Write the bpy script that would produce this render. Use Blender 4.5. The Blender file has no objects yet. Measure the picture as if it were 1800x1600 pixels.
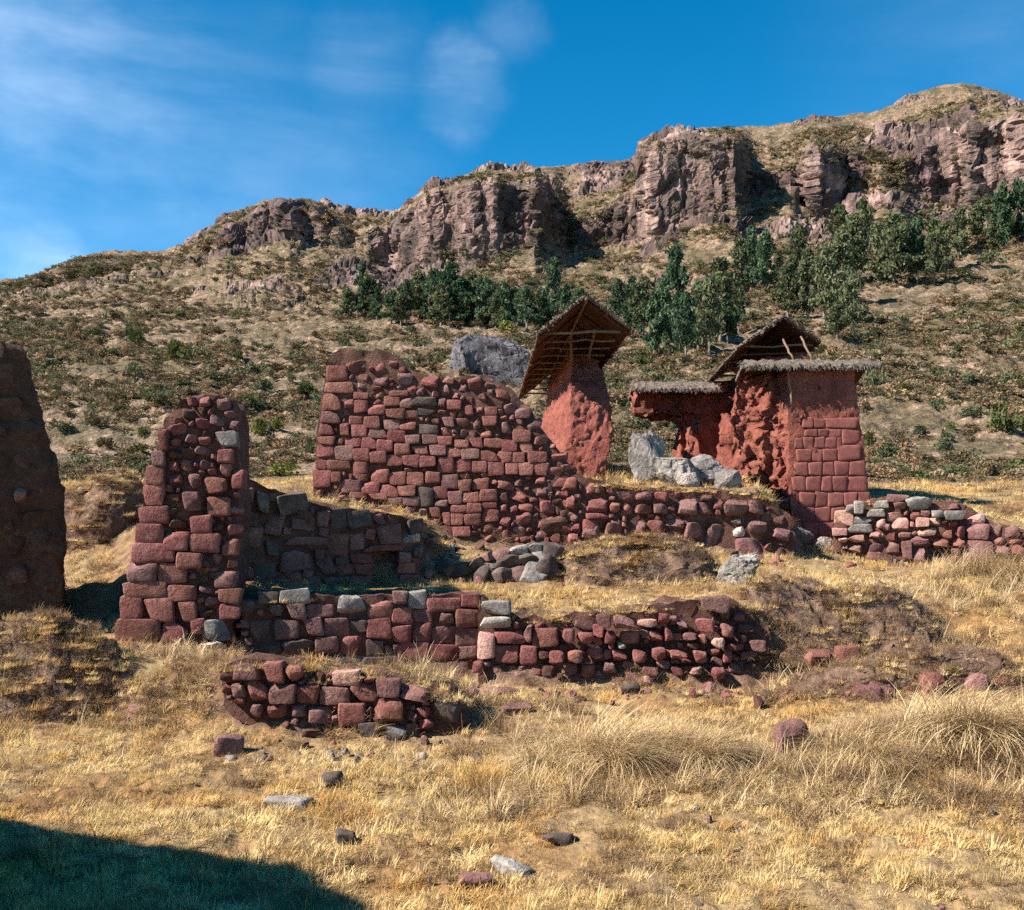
import bpy, math, random
import numpy as np
from mathutils import Vector, Matrix

random.seed(7)
RNG = np.random.default_rng(7)
SC = bpy.context.scene
COL = SC.collection
F, HX, HY = 1729.0, 900.0, 900.0       # focal length in photo pixels, principal column, horizon row

# ------------------------------------------------------------------ camera
cam_d = bpy.data.cameras.new('camera')
cam = bpy.data.objects.new('camera', cam_d)
COL.objects.link(cam)
cam.location = (0, 0, 0)
cam.rotation_euler = (math.radians(90), 0, 0)
cam_d.sensor_width = 36.0
cam_d.lens = 36.0 * F / 1800.0
cam_d.shift_y = 100.0 / 1800.0
cam_d.clip_start = 0.1
cam_d.clip_end = 3000.0
SC.camera = cam

# ------------------------------------------------------------------ sky and sun
SUN = Vector((-0.72, -0.23, 0.635)).normalized()      # towards the sun
elev = math.asin(SUN.z)
azim = math.atan2(SUN.x, SUN.y)
world = bpy.data.worlds.new('World')
SC.world = world
world.use_nodes = True
wn, wl = world.node_tree.nodes, world.node_tree.links
wn.clear()
w_out = wn.new('ShaderNodeOutputWorld')
w_bg = wn.new('ShaderNodeBackground')
sky = wn.new('ShaderNodeTexSky')
sky.sky_type = 'NISHITA'
sky.sun_disc = False
sky.sun_elevation = elev
sky.sun_rotation = azim
sky.altitude = 3600
sky.air_density = 1.0
sky.dust_density = 0.8
sky.ozone_density = 1.6
w_bg.inputs['Strength'].default_value = 0.082
hsv = wn.new('ShaderNodeHueSaturation')
hsv.inputs['Hue'].default_value = 0.486
hsv.inputs['Saturation'].default_value = 1.42
hsv.inputs['Value'].default_value = 1.0
wl.new(sky.outputs[0], hsv.inputs['Color'])
tc = wn.new('ShaderNodeTexCoord')
def cloud_noise(scale, rot, sc, detail=5, dist=0.4):
    mp = wn.new('ShaderNodeMapping')
    mp.inputs['Rotation'].default_value = rot
    mp.inputs['Scale'].default_value = sc
    wl.new(tc.outputs['Generated'], mp.inputs['Vector'])
    n = wn.new('ShaderNodeTexNoise')
    n.inputs['Scale'].default_value = scale
    n.inputs['Detail'].default_value = detail
    n.inputs['Roughness'].default_value = 0.6
    n.inputs['Distortion'].default_value = dist
    wl.new(mp.outputs[0], n.inputs['Vector'])
    return n.outputs['Fac']
def wmath(op, a, b=None):
    m = wn.new('ShaderNodeMath')
    m.operation = op
    for i, v in enumerate((a, b)):
        if v is None: continue
        if isinstance(v, (int, float)): m.inputs[i].default_value = v
        else: wl.new(v, m.inputs[i])
    return m.outputs[0]
def wisp(px, py, r, amt):
    """A soft patch of thin cirrus in the direction of a photo pixel."""
    c = Vector(((px - HX) / F, 1.0, (HY - py) / F)).normalized()
    vm = wn.new('ShaderNodeVectorMath'); vm.operation = 'DISTANCE'
    wl.new(warp_out, vm.inputs[0])
    vm.inputs[1].default_value = c
    mr = wn.new('ShaderNodeMapRange'); mr.interpolation_type = 'SMOOTHERSTEP'
    mr.inputs['From Min'].default_value = 0.0
    mr.inputs['From Max'].default_value = r
    mr.inputs['To Min'].default_value = amt
    mr.inputs['To Max'].default_value = 0.0
    wl.new(vm.outputs['Value'], mr.inputs['Value'])
    return mr.outputs[0]
wmp = wn.new('ShaderNodeTexNoise'); wmp.inputs['Scale'].default_value = 6.0; wmp.inputs['Detail'].default_value = 6; wmp.inputs['Roughness'].default_value = 0.65
wl.new(tc.outputs['Generated'], wmp.inputs['Vector'])
wsub = wn.new('ShaderNodeVectorMath'); wsub.operation = 'SUBTRACT'; wsub.inputs[1].default_value = (0.5, 0.5, 0.5)
wl.new(wmp.outputs['Color'], wsub.inputs[0])
wscl = wn.new('ShaderNodeVectorMath'); wscl.operation = 'SCALE'; wscl.inputs['Scale'].default_value = 0.09
wl.new(wsub.outputs[0], wscl.inputs[0])
wadd = wn.new('ShaderNodeVectorMath'); wadd.operation = 'ADD'
wl.new(tc.outputs['Generated'], wadd.inputs[0]); wl.new(wscl.outputs[0], wadd.inputs[1])
warp_out = wadd.outputs[0]
streak = cloud_noise(2.2, (0.2, 0.55, 0.0), (1.0, 1.0, 3.2))
fine = cloud_noise(7.0, (0.0, 0.5, 0.0), (1.0, 1.0, 2.2), 5, 0.8)
mask = None
for args in ((60, 110, 0.17, 0.85), (240, 210, 0.2, 0.62), (420, 260, 0.2, 0.42), (70, 455, 0.08, 0.95), (805, 150, 0.06, 1.0),
             (800, 190, 0.055, 0.7), (640, 130, 0.09, 0.5), (880, 60, 0.05, 0.3), (560, 330, 0.18, 0.35), (-500, 200, 0.5, 0.7), (2400, 150, 0.5, 0.5)):
    w = wisp(*args)
    mask = w if mask is None else wmath('MAXIMUM', mask, w)
st = wn.new('ShaderNodeMapRange')
st.inputs['From Min'].default_value = 0.36; st.inputs['From Max'].default_value = 0.72
wl.new(streak, st.inputs['Value'])
fn = wn.new('ShaderNodeMapRange')
fn.inputs['From Min'].default_value = 0.25; fn.inputs['From Max'].default_value = 0.75
wl.new(fine, fn.inputs['Value'])
dens = wmath('MULTIPLY', wmath('MULTIPLY', mask, wmath('ADD', wmath('MULTIPLY', st.outputs[0], 0.85), 0.18)), wmath('ADD', wmath('MULTIPLY', fn.outputs[0], 0.6), 0.4))
dens = wmath('MULTIPLY', dens, 0.6)
wmix = wn.new('ShaderNodeMix'); wmix.data_type = 'RGBA'
wl.new(dens, wmix.inputs[0])
wl.new(hsv.outputs[0], wmix.inputs[6])
wmix.inputs[7].default_value = (6.2, 7.2, 8.6, 1)
wl.new(wmix.outputs[2], w_bg.inputs['Color'])
wl.new(w_bg.outputs[0], w_out.inputs['Surface'])
world.cycles.sampling_method = 'MANUAL'
world.cycles.sample_map_resolution = 512

sun_d = bpy.data.lights.new('sun', 'SUN')
sun_d.energy = 5.0
sun_d.angle = math.radians(0.53)
sun_d.color = (1.0, 0.93, 0.83)
sun = bpy.data.objects.new('sun', sun_d)
COL.objects.link(sun)
sun.rotation_euler = SUN.to_track_quat('Z', 'Y').to_euler()
sun.location = (-40, -20, 60)

SC.view_settings.view_transform = 'Standard'
SC.view_settings.look = 'None'
SC.view_settings.exposure = 1.42
SC.view_settings.gamma = 1.0
SC.view_settings.use_curve_mapping = False
SC.render.engine = 'CYCLES'
SC.cycles.max_bounces = 4
SC.cycles.diffuse_bounces = 2
SC.cycles.glossy_bounces = 1
SC.cycles.transmission_bounces = 1
SC.cycles.use_denoising = False
SC.cycles.use_adaptive_sampling = True
SC.cycles.adaptive_threshold = 0.03

# ------------------------------------------------------------------ noise in numpy
_perm = np.random.default_rng(11).permutation(512).astype(np.int64)
def _h(ix, iy, iz, s=0):
    return _perm[(_perm[(_perm[(ix + s * 37) & 511] + iy) & 511] + iz) & 511]
_gr = np.random.default_rng(5).normal(size=(512, 3)); _gr /= np.linalg.norm(_gr, axis=1)[:, None]
_rv = np.random.default_rng(6).random((512, 4))
def perlin(p, s=0):
    p = np.asarray(p, float)
    i = np.floor(p).astype(np.int64); f = p - i
    u = f * f * f * (f * (f * 6 - 15) + 10)
    r = 0
    for dx in (0, 1):
        wx = u[..., 0] if dx else 1 - u[..., 0]
        for dy in (0, 1):
            wy = u[..., 1] if dy else 1 - u[..., 1]
            for dz in (0, 1):
                wz = u[..., 2] if dz else 1 - u[..., 2]
                g = _gr[_h(i[..., 0] + dx, i[..., 1] + dy, i[..., 2] + dz, s)]
                r = r + wx * wy * wz * (g[..., 0] * (f[..., 0] - dx) + g[..., 1] * (f[..., 1] - dy) + g[..., 2] * (f[..., 2] - dz))
    return r * 1.6
def fbm(p, octv=4, s=0, gain=0.5, ridged=False):
    p = np.asarray(p, float); a = 1.0; t = 0; n = 0
    for o in range(octv):
        v = perlin(p * (2.03 ** o) + 13.7 * o, s + o)
        if ridged: v = 1 - 2 * np.abs(v)
        t = t + a * v; n += a; a *= gain
    return t / n
def worley(p, s=0):
    """distance to the nearest cell point, to the second nearest, random value of the nearest cell"""
    p = np.asarray(p, float); i = np.floor(p).astype(np.int64)
    d1 = np.full(p.shape[:-1], 9.0); d2 = d1.copy(); val = np.zeros_like(d1)
    for dx in (-1, 0, 1):
        for dy in (-1, 0, 1):
            for dz in (-1, 0, 1):
                c = i + np.array((dx, dy, dz)); h = _h(c[..., 0], c[..., 1], c[..., 2], s)
                q = c + _rv[h][..., :3]
                d = np.linalg.norm(p - q, axis=-1)
                near = d < d1
                d2 = np.where(near, d1, np.minimum(d2, d))
                val = np.where(near, _rv[h][..., 3], val)
                d1 = np.where(near, d, d1)
    return d1, d2, val
def vnoise(p, scale, octv=4, s=0, gain=0.55):
    q = np.asarray(p) * scale
    return np.stack([fbm(q + 31.1 * k, octv, s + 3 * k, gain) for k in range(3)], -1)

# ------------------------------------------------------------------ materials
def new_mat(name):
    m = bpy.data.materials.new(name); m.use_nodes = True
    m.node_tree.nodes.clear()
    return m, m.node_tree.nodes, m.node_tree.links
def nmath(N, L, op, a, b=None, c=None, clamp=False):
    m = N.new('ShaderNodeMath'); m.operation = op; m.use_clamp = clamp
    for i, v in enumerate((a, b, c)):
        if v is None: continue
        if isinstance(v, (int, float)): m.inputs[i].default_value = v
        else: L.new(v, m.inputs[i])
    return m.outputs[0]
def nmix(N, L, fac, a, b, mode='MIX'):
    m = N.new('ShaderNodeMix'); m.data_type = 'RGBA'; m.blend_type = mode
    for i, v in ((0, fac), (6, a), (7, b)):
        if isinstance(v, (int, float)): m.inputs[i].default_value = v
        elif isinstance(v, tuple): m.inputs[i].default_value = (*v[:3], 1)
        else: L.new(v, m.inputs[i])
    return m.outputs[2]
def nnoise(N, L, vec, scale, detail=6, rough=0.6, dist=0.0):
    n = N.new('ShaderNodeTexNoise')
    n.inputs['Scale'].default_value = scale; n.inputs['Detail'].default_value = detail
    n.inputs['Roughness'].default_value = rough; n.inputs['Distortion'].default_value = dist
    L.new(vec, n.inputs['Vector'])
    return n.outputs['Fac']
def nstep(N, L, v, lo, hi):
    m = N.new('ShaderNodeMapRange'); m.interpolation_type = 'SMOOTHSTEP'
    m.inputs['From Min'].default_value = lo; m.inputs['From Max'].default_value = hi
    L.new(v, m.inputs['Value'])
    return m.outputs[0]
def nramp(N, L, v, stops):
    r = N.new('ShaderNodeValToRGB')
    e = r.color_ramp.elements
    while len(e) < len(stops): e.new(0.5)
    for k, (p, c) in enumerate(stops):
        e[k].position = p; e[k].color = (*c, 1)
    L.new(v, r.inputs[0])
    return r.outputs[0]
def finish(N, L, col, bump_h, strength, dist, rough=0.92, normal_in=None):
    b = N.new('ShaderNodeBump'); b.inputs['Strength'].default_value = strength; b.inputs['Distance'].default_value = dist
    L.new(bump_h, b.inputs['Height'])
    p = N.new('ShaderNodeBsdfPrincipled')
    p.inputs['Roughness'].default_value = rough
    p.inputs['Specular IOR Level'].default_value = 0.2
    L.new(col, p.inputs['Base Color']); L.new(b.outputs[0], p.inputs['Normal'])
    o = N.new('ShaderNodeOutputMaterial'); L.new(p.outputs[0], o.inputs[0])
def rocky_mat(name, stops, scale=1.0, speck=None, bump=0.6, dist=0.02, rnd=0.35, stretch=(1, 1, 1), streaks=None, hue_rnd=0.02):
    """Weathered mineral surface: broad colour mottling, fine grain, lichen specks, per-object value shift."""
    m, N, L = new_mat(name)
    g = N.new('ShaderNodeNewGeometry')
    oi = N.new('ShaderNodeObjectInfo')
    mp = N.new('ShaderNodeMapping'); mp.inputs['Scale'].default_value = stretch
    L.new(g.outputs['Position'], mp.inputs['Vector'])
    off = N.new('ShaderNodeVectorMath'); off.operation = 'ADD'
    L.new(mp.outputs[0], off.inputs[0])
    sc = N.new('ShaderNodeVectorMath'); sc.operation = 'SCALE'; sc.inputs[0].default_value = (17, 9, 13)
    L.new(oi.outputs['Random'], sc.inputs['Scale']); L.new(sc.outputs[0], off.inputs[1])
    v = off.outputs[0]
    n1 = nnoise(N, L, v, 3.2 * scale, 4, 0.65)
    n2 = nnoise(N, L, v, 22 * scale, 4, 0.72)
    col = nramp(N, L, n1, stops)
    col = nmix(N, L, 0.55, col, nramp(N, L, n2, [(0.3, (0.45, 0.45, 0.45)), (0.7, (1.5, 1.45, 1.4))]), 'MULTIPLY')
    if speck:
        s = nstep(N, L, n2, 0.6, 0.72)
        s = nmath(N, L, 'MULTIPLY', s, nstep(N, L, n1, 0.45, 0.6))
        col = nmix(N, L, nmath(N, L, 'MULTIPLY', s, 0.6), col, speck)
    if streaks:
        mp2 = N.new('ShaderNodeMapping'); mp2.inputs['Scale'].default_value = (1, 1, 0.12)
        L.new(g.outputs['Position'], mp2.inputs['Vector'])
        s2 = nstep(N, L, nnoise(N, L, mp2.outputs[0], 7.0 * scale, 4, 0.7), 0.47, 0.6)
        col = nmix(N, L, nmath(N, L, 'MULTIPLY', s2, 0.8), col, streaks)
    val = nmath(N, L, 'ADD', nmath(N, L, 'MULTIPLY', oi.outputs['Random'], rnd), 1 - rnd / 2)
    h = N.new('ShaderNodeHueSaturation')
    L.new(val, h.inputs['Value']); L.new(col, h.inputs['Color'])
    hue = nmath(N, L, 'ADD', nmath(N, L, 'MULTIPLY', nmath(N, L, 'FRACT', nmath(N, L, 'MULTIPLY', oi.outputs['Random'], 7.31)), hue_rnd), 0.5 - hue_rnd / 2)
    L.new(hue, h.inputs['Hue'])
    bh = nmath(N, L, 'ADD', nmath(N, L, 'MULTIPLY', n1, 0.9), nmath(N, L, 'MULTIPLY', n2, 0.65))
    finish(N, L, h.outputs[0], bh, bump, dist)
    return m
M = {}
M['red'] = rocky_mat('red_stone', [(0.25, (0.11, 0.04, 0.034)), (0.5, (0.198, 0.075, 0.062)), (0.75, (0.29, 0.137, 0.112))], 1.3, speck=(0.33, 0.26, 0.20), bump=0.9, dist=0.045)
M['mauve'] = rocky_mat('mauve_stone', [(0.25, (0.10, 0.048, 0.043)), (0.5, (0.17, 0.085, 0.076)), (0.75, (0.25, 0.15, 0.132))], 1.3, speck=(0.34, 0.30, 0.25), bump=0.9, dist=0.045)
M['grey'] = rocky_mat('grey_stone', [(0.25, (0.085, 0.074, 0.068)), (0.5, (0.18, 0.16, 0.146)), (0.75, (0.35, 0.32, 0.29))], 1.2, speck=(0.5, 0.47, 0.42), bump=0.8, dist=0.03)
M['pale'] = rocky_mat('pale_stone', [(0.25, (0.18, 0.145, 0.125)), (0.5, (0.31, 0.26, 0.225)), (0.75, (0.45, 0.40, 0.35))], 1.2, bump=0.9, dist=0.045)
M['pink'] = rocky_mat('pink_stone', [(0.25, (0.24, 0.12, 0.10)), (0.5, (0.38, 0.21, 0.17)), (0.75, (0.50, 0.34, 0.28))], 1.2, bump=0.9, dist=0.045)
M['dark'] = rocky_mat('dark_stone', [(0.25, (0.042, 0.03, 0.026)), (0.5, (0.085, 0.062, 0.053)), (0.75, (0.15, 0.115, 0.10))], 1.2, bump=0.8, dist=0.03)
M['ashlar'] = rocky_mat('dressed_red_stone', [(0.2, (0.14, 0.046, 0.038)), (0.5, (0.20, 0.068, 0.056)), (0.8, (0.26, 0.102, 0.083))], 0.9, bump=0.35, dist=0.015, rnd=0.22, hue_rnd=0.004)
M['mud'] = rocky_mat('red_mud_mortar', [(0.25, (0.055, 0.026, 0.02)), (0.5, (0.105, 0.05, 0.037)), (0.75, (0.185, 0.10, 0.073))], 1.6, speck=(0.26, 0.20, 0.13), bump=1.0, dist=0.05, rnd=0.05, hue_rnd=0.004)
M['adobe'] = rocky_mat('red_adobe', [(0.2, (0.14, 0.04, 0.029)), (0.5, (0.225, 0.07, 0.05)), (0.8, (0.33, 0.13, 0.094))], 1.0, speck=(0.36, 0.2, 0.13), streaks=(0.19, 0.066, 0.048), bump=1.0, dist=0.06, rnd=0.05, hue_rnd=0.004)
M['shadedadobe'] = rocky_mat('shade_darkened_brown_adobe', [(0.2, (0.04, 0.021, 0.015)), (0.5, (0.08, 0.043, 0.029)), (0.8, (0.135, 0.078, 0.05))], 1.0, speck=(0.2, 0.18, 0.13), bump=0.9, dist=0.06, rnd=0.05, hue_rnd=0.004)  # brown earth, colour lowered to imitate the shadow on the left ruin
M['boulder'] = rocky_mat('streaked_boulder_rock', [(0.25, (0.06, 0.056, 0.064)), (0.5, (0.125, 0.115, 0.125)), (0.75, (0.26, 0.235, 0.24))], 0.35, bump=0.9, dist=0.2, rnd=0.1, streaks=(0.035, 0.035, 0.045))
M['earth'] = rocky_mat('bare_earth', [(0.25, (0.08, 0.045, 0.03)), (0.5, (0.155, 0.095, 0.066)), (0.75, (0.27, 0.18, 0.125))], 1.8, speck=(0.4, 0.3, 0.18), bump=1.0, dist=0.05, rnd=0.05, hue_rnd=0.004)
M['wood'] = rocky_mat('weathered_pole', [(0.25, (0.10, 0.062, 0.04)), (0.5, (0.17, 0.11, 0.072)), (0.75, (0.27, 0.19, 0.13))], 2.0, bump=0.5, dist=0.01)
M['thatch'] = rocky_mat('old_thatch', [(0.25, (0.07, 0.05, 0.038)), (0.5, (0.155, 0.12, 0.096)), (0.75, (0.33, 0.28, 0.24))], 3.0, bump=1.0, dist=0.05, rnd=0.1, stretch=(1, 1, 1))
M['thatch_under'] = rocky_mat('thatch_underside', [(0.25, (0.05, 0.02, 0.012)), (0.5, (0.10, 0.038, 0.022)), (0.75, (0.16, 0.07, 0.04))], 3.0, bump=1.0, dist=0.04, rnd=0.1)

def blade_mat(name, stops, transl=0.3, patch=None, patch_scale=0.5, rnd=0.6):
    m, N, L = new_mat(name)
    oi = N.new('ShaderNodeObjectInfo'); g = N.new('ShaderNodeNewGeometry')
    r = nmath(N, L, 'ADD', nmath(N, L, 'MULTIPLY', oi.outputs['Random'], rnd), nmath(N, L, 'MULTIPLY', g.outputs['Random Per Island'], 1 - rnd))
    col = nramp(N, L, r, stops)
    n = nnoise(N, L, g.outputs['Position'], patch_scale, 2, 0.6)
    if patch:
        col = nmix(N, L, nmath(N, L, 'MULTIPLY', nstep(N, L, n, 0.5, 0.66), 0.75), col, nmix(N, L, 0.5, col, patch, 'MULTIPLY'))
    v = nramp(N, L, nnoise(N, L, g.outputs['Position'], patch_scale * 3.3, 2), [(0.3, (0.72, 0.7, 0.66)), (0.7, (1.15, 1.15, 1.15))])
    col = nmix(N, L, 1.0, col, v, 'MULTIPLY')
    d = N.new('ShaderNodeBsdfDiffuse'); t = N.new('ShaderNodeBsdfTranslucent'); mx = N.new('ShaderNodeMixShader')
    mx.inputs[0].default_value = transl
    L.new(col, d.inputs[0]); L.new(col, t.inputs[0]); L.new(d.outputs[0], mx.inputs[1]); L.new(t.outputs[0], mx.inputs[2])
    o = N.new('ShaderNodeOutputMaterial'); L.new(mx.outputs[0], o.inputs[0])
    return m
STRAW = [(0.0, (0.30, 0.19, 0.08)), (0.25, (0.54, 0.37, 0.155)), (0.6, (0.72, 0.53, 0.25)), (1.0, (0.82, 0.66, 0.38))]
M['straw'] = blade_mat('dry_grass_blade', STRAW, 0.3, patch=(0.85, 0.58, 0.36), patch_scale=0.9)
M['straw_long'] = blade_mat('long_straw_blade', [(0.0, (0.22, 0.14, 0.07)), (0.3, (0.42, 0.29, 0.15)), (0.7, (0.62, 0.46, 0.26)), (1.0, (0.80, 0.66, 0.43))], 0.25, rnd=0.3)
M['straw_brown'] = blade_mat('brown_grass_blade', [(0.0, (0.14, 0.085, 0.05)), (0.5, (0.26, 0.165, 0.095)), (1.0, (0.42, 0.29, 0.17))], 0.25, rnd=0.4)
M['straw_orange'] = blade_mat('orange_grass_blade', [(0.0, (0.36, 0.20, 0.07)), (0.5, (0.52, 0.31, 0.11)), (1.0, (0.66, 0.44, 0.18))], 0.25, rnd=0.3)
M['leaf_green'] = blade_mat('dark_tree_leaf', [(0.0, (0.03, 0.052, 0.03)), (0.5, (0.066, 0.108, 0.06)), (1.0, (0.13, 0.18, 0.095))], 0.25, rnd=0.45)
M['leaf_sage'] = blade_mat('olive_tree_leaf', [(0.0, (0.06, 0.07, 0.036)), (0.5, (0.115, 0.13, 0.068)), (1.0, (0.19, 0.20, 0.11))], 0.25, rnd=0.45)
M['leaf_bush'] = blade_mat('bush_leaf', [(0.0, (0.04, 0.05, 0.018)), (0.5, (0.08, 0.094, 0.034)), (1.0, (0.15, 0.155, 0.06))], 0.25, rnd=0.5)
M['leaf_scrub'] = blade_mat('scrub_leaf', [(0.0, (0.055, 0.043, 0.025)), (0.35, (0.105, 0.082, 0.046)), (0.7, (0.18, 0.138, 0.08)), (1.0, (0.36, 0.275, 0.175))], 0.2, rnd=0.7)
M['leaf_lime'] = blade_mat('yellow_green_leaf', [(0.0, (0.07, 0.08, 0.02)), (0.5, (0.14, 0.145, 0.04)), (1.0, (0.22, 0.21, 0.07))], 0.25, rnd=0.5)
M['bark'] = rocky_mat('bark', [(0.25, (0.10, 0.08, 0.06)), (0.5, (0.19, 0.155, 0.12)), (0.75, (0.30, 0.26, 0.21))], 0.6, bump=0.5, dist=0.05)

def ground_material():
    m, N, L = new_mat('dry_grass_ground')
    g = N.new('ShaderNodeNewGeometry')
    p = g.outputs['Position']
    n1 = nnoise(N, L, p, 0.7, 3, 0.6); n2 = nnoise(N, L, p, 6, 6, 0.75)
    col = nramp(N, L, n2, [(0.25, (0.10, 0.06, 0.032)), (0.5, (0.24, 0.16, 0.08)), (0.75, (0.45, 0.32, 0.16))])
    col = nmix(N, L, nstep(N, L, n1, 0.45, 0.65), col, nmix(N, L, 0.6, col, (0.8, 0.55, 0.3), 'MULTIPLY'))
    soil = nramp(N, L, n2, [(0.25, (0.07, 0.038, 0.026)), (0.5, (0.145, 0.085, 0.058)), (0.75, (0.25, 0.165, 0.11))])
    sx = N.new('ShaderNodeSeparateXYZ'); L.new(g.outputs['True Normal'], sx.inputs[0])
    steep = nmath(N, L, 'SUBTRACT', 1.0, nstep(N, L, nmath(N, L, 'ADD', sx.outputs['Z'], nmath(N, L, 'MULTIPLY', n2, 0.25)), 0.72, 0.98))
    col = nmix(N, L, steep, col, soil)
    finish(N, L, col, n2, 1.0, 0.06, 0.95)
    return m
def hill_material():
    m, N, L = new_mat('hillside_scrub_and_rock')
    g = N.new('ShaderNodeNewGeometry'); p = g.outputs['Position']
    at = N.new('ShaderNodeAttribute'); at.attribute_name = 'rock'
    mps = N.new('ShaderNodeMapping'); mps.inputs['Scale'].default_value = (0.42, 1.0, 1.0); mps.inputs['Rotation'].default_value = (0, 0.12, 0); L.new(p, mps.inputs['Vector'])
    n1 = nnoise(N, L, p, 0.12, 3, 0.65); n2 = nnoise(N, L, mps.outputs[0], 0.8, 5, 0.7); n3 = nnoise(N, L, p, 2.6, 4, 0.7)
    tan = nramp(N, L, n3, [(0.28, (0.072, 0.044, 0.028)), (0.5, (0.18, 0.12, 0.077)), (0.72, (0.41, 0.30, 0.21))])
    olive = nramp(N, L, n3, [(0.25, (0.042, 0.034, 0.018)), (0.6, (0.105, 0.082, 0.042)), (0.8, (0.18, 0.138, 0.072))])
    veg = nmix(N, L, nmath(N, L, 'MULTIPLY', nstep(N, L, nmath(N, L, 'ADD', n2, nmath(N, L, 'MULTIPLY', nmath(N, L, 'SUBTRACT', n1, 0.5), 0.6)), 0.44, 0.56), 0.85), tan, olive)
    mp = N.new('ShaderNodeMapping'); mp.inputs['Scale'].default_value = (1, 1, 0.3); L.new(p, mp.inputs['Vector'])
    r1 = nnoise(N, L, mp.outputs[0], 0.28, 6, 0.7, 0.5)
    rock = nramp(N, L, r1, [(0.3, (0.065, 0.05, 0.044)), (0.43, (0.125, 0.092, 0.078)), (0.52, (0.235, 0.155, 0.132)), (0.68, (0.45, 0.305, 0.26))])
    rock = nmix(N, L, 0.6, rock, nramp(N, L, n3, [(0.3, (0.5, 0.5, 0.5)), (0.7, (1.35, 1.3, 1.25))]), 'MULTIPLY')
    dk = N.new('ShaderNodeAttribute'); dk.attribute_name = 'varnish'
    rock = nmix(N, L, nmath(N, L, 'MULTIPLY', dk.outputs['Fac'], 0.85), rock, nmix(N, L, 0.9, rock, (0.33, 0.32, 0.34), 'MULTIPLY'))
    col = nmix(N, L, nstep(N, L, nmath(N, L, 'ADD', at.outputs['Fac'], nmath(N, L, 'MULTIPLY', nmath(N, L, 'SUBTRACT', n2, 0.5), 0.9)), 0.4, 0.6), veg, rock)
    bh = nmath(N, L, 'ADD', nmath(N, L, 'MULTIPLY', n2, 1.2), nmath(N, L, 'MULTIPLY', n3, 0.6))
    finish(N, L, col, bh, 0.9, 0.5, 0.95)
    return m
M['ground'] = ground_material()
M['hill'] = hill_material()

# ------------------------------------------------------------------ object helpers
def mesh_from(name, verts, faces, smooth=True):
    me = bpy.data.meshes.new(name)
    verts = np.asarray(verts, dtype=np.float32)
    faces = np.asarray(faces, dtype=np.int32)
    k = faces.shape[1]
    me.vertices.add(len(verts)); me.vertices.foreach_set('co', verts.ravel())
    me.loops.add(faces.size); me.loops.foreach_set('vertex_index', faces.ravel())
    me.polygons.add(len(faces))
    me.polygons.foreach_set('loop_start', np.arange(0, faces.size, k, dtype=np.int32))
    me.polygons.foreach_set('loop_total', np.full(len(faces), k, dtype=np.int32))
    me.polygons.foreach_set('use_smooth', np.full(len(faces), smooth, dtype=bool))
    me.update(calc_edges=True); me.validate()
    return me
def obj(name, me, mat=None, parent=None, loc=(0, 0, 0)):
    o = bpy.data.objects.new(name, me)
    COL.objects.link(o)
    if mat is not None and not me.materials:
        me.materials.append(mat)
    o.location = loc
    if parent is not None:
        o.parent = parent
    return o
def tag(o, label, cat, group=None, kind=None):
    if label: o['label'] = label
    if cat: o['category'] = cat
    if group: o['group'] = group
    if kind: o['kind'] = kind
    return o
def thing(name, loc, label, cat, group=None):
    o = bpy.data.objects.new(name, None); COL.objects.link(o)
    o.location = loc; o.empty_display_size = 0.2
    return tag(o, label, cat, group)
def grid_faces(nu, nv, off=0, flip=False):
    i = np.arange(nu * nv).reshape(nv, nu) + off
    f = np.stack([i[:-1, :-1], i[:-1, 1:], i[1:, 1:], i[1:, :-1]], -1).reshape(-1, 4)
    return f[:, ::-1] if flip else f
def px_x(px, d): return (px - HX) / F * d
def py_z(py, d): return (HY - py) / F * d
def P(px, py, d): return Vector((px_x(px, d), d, py_z(py, d)))

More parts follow.
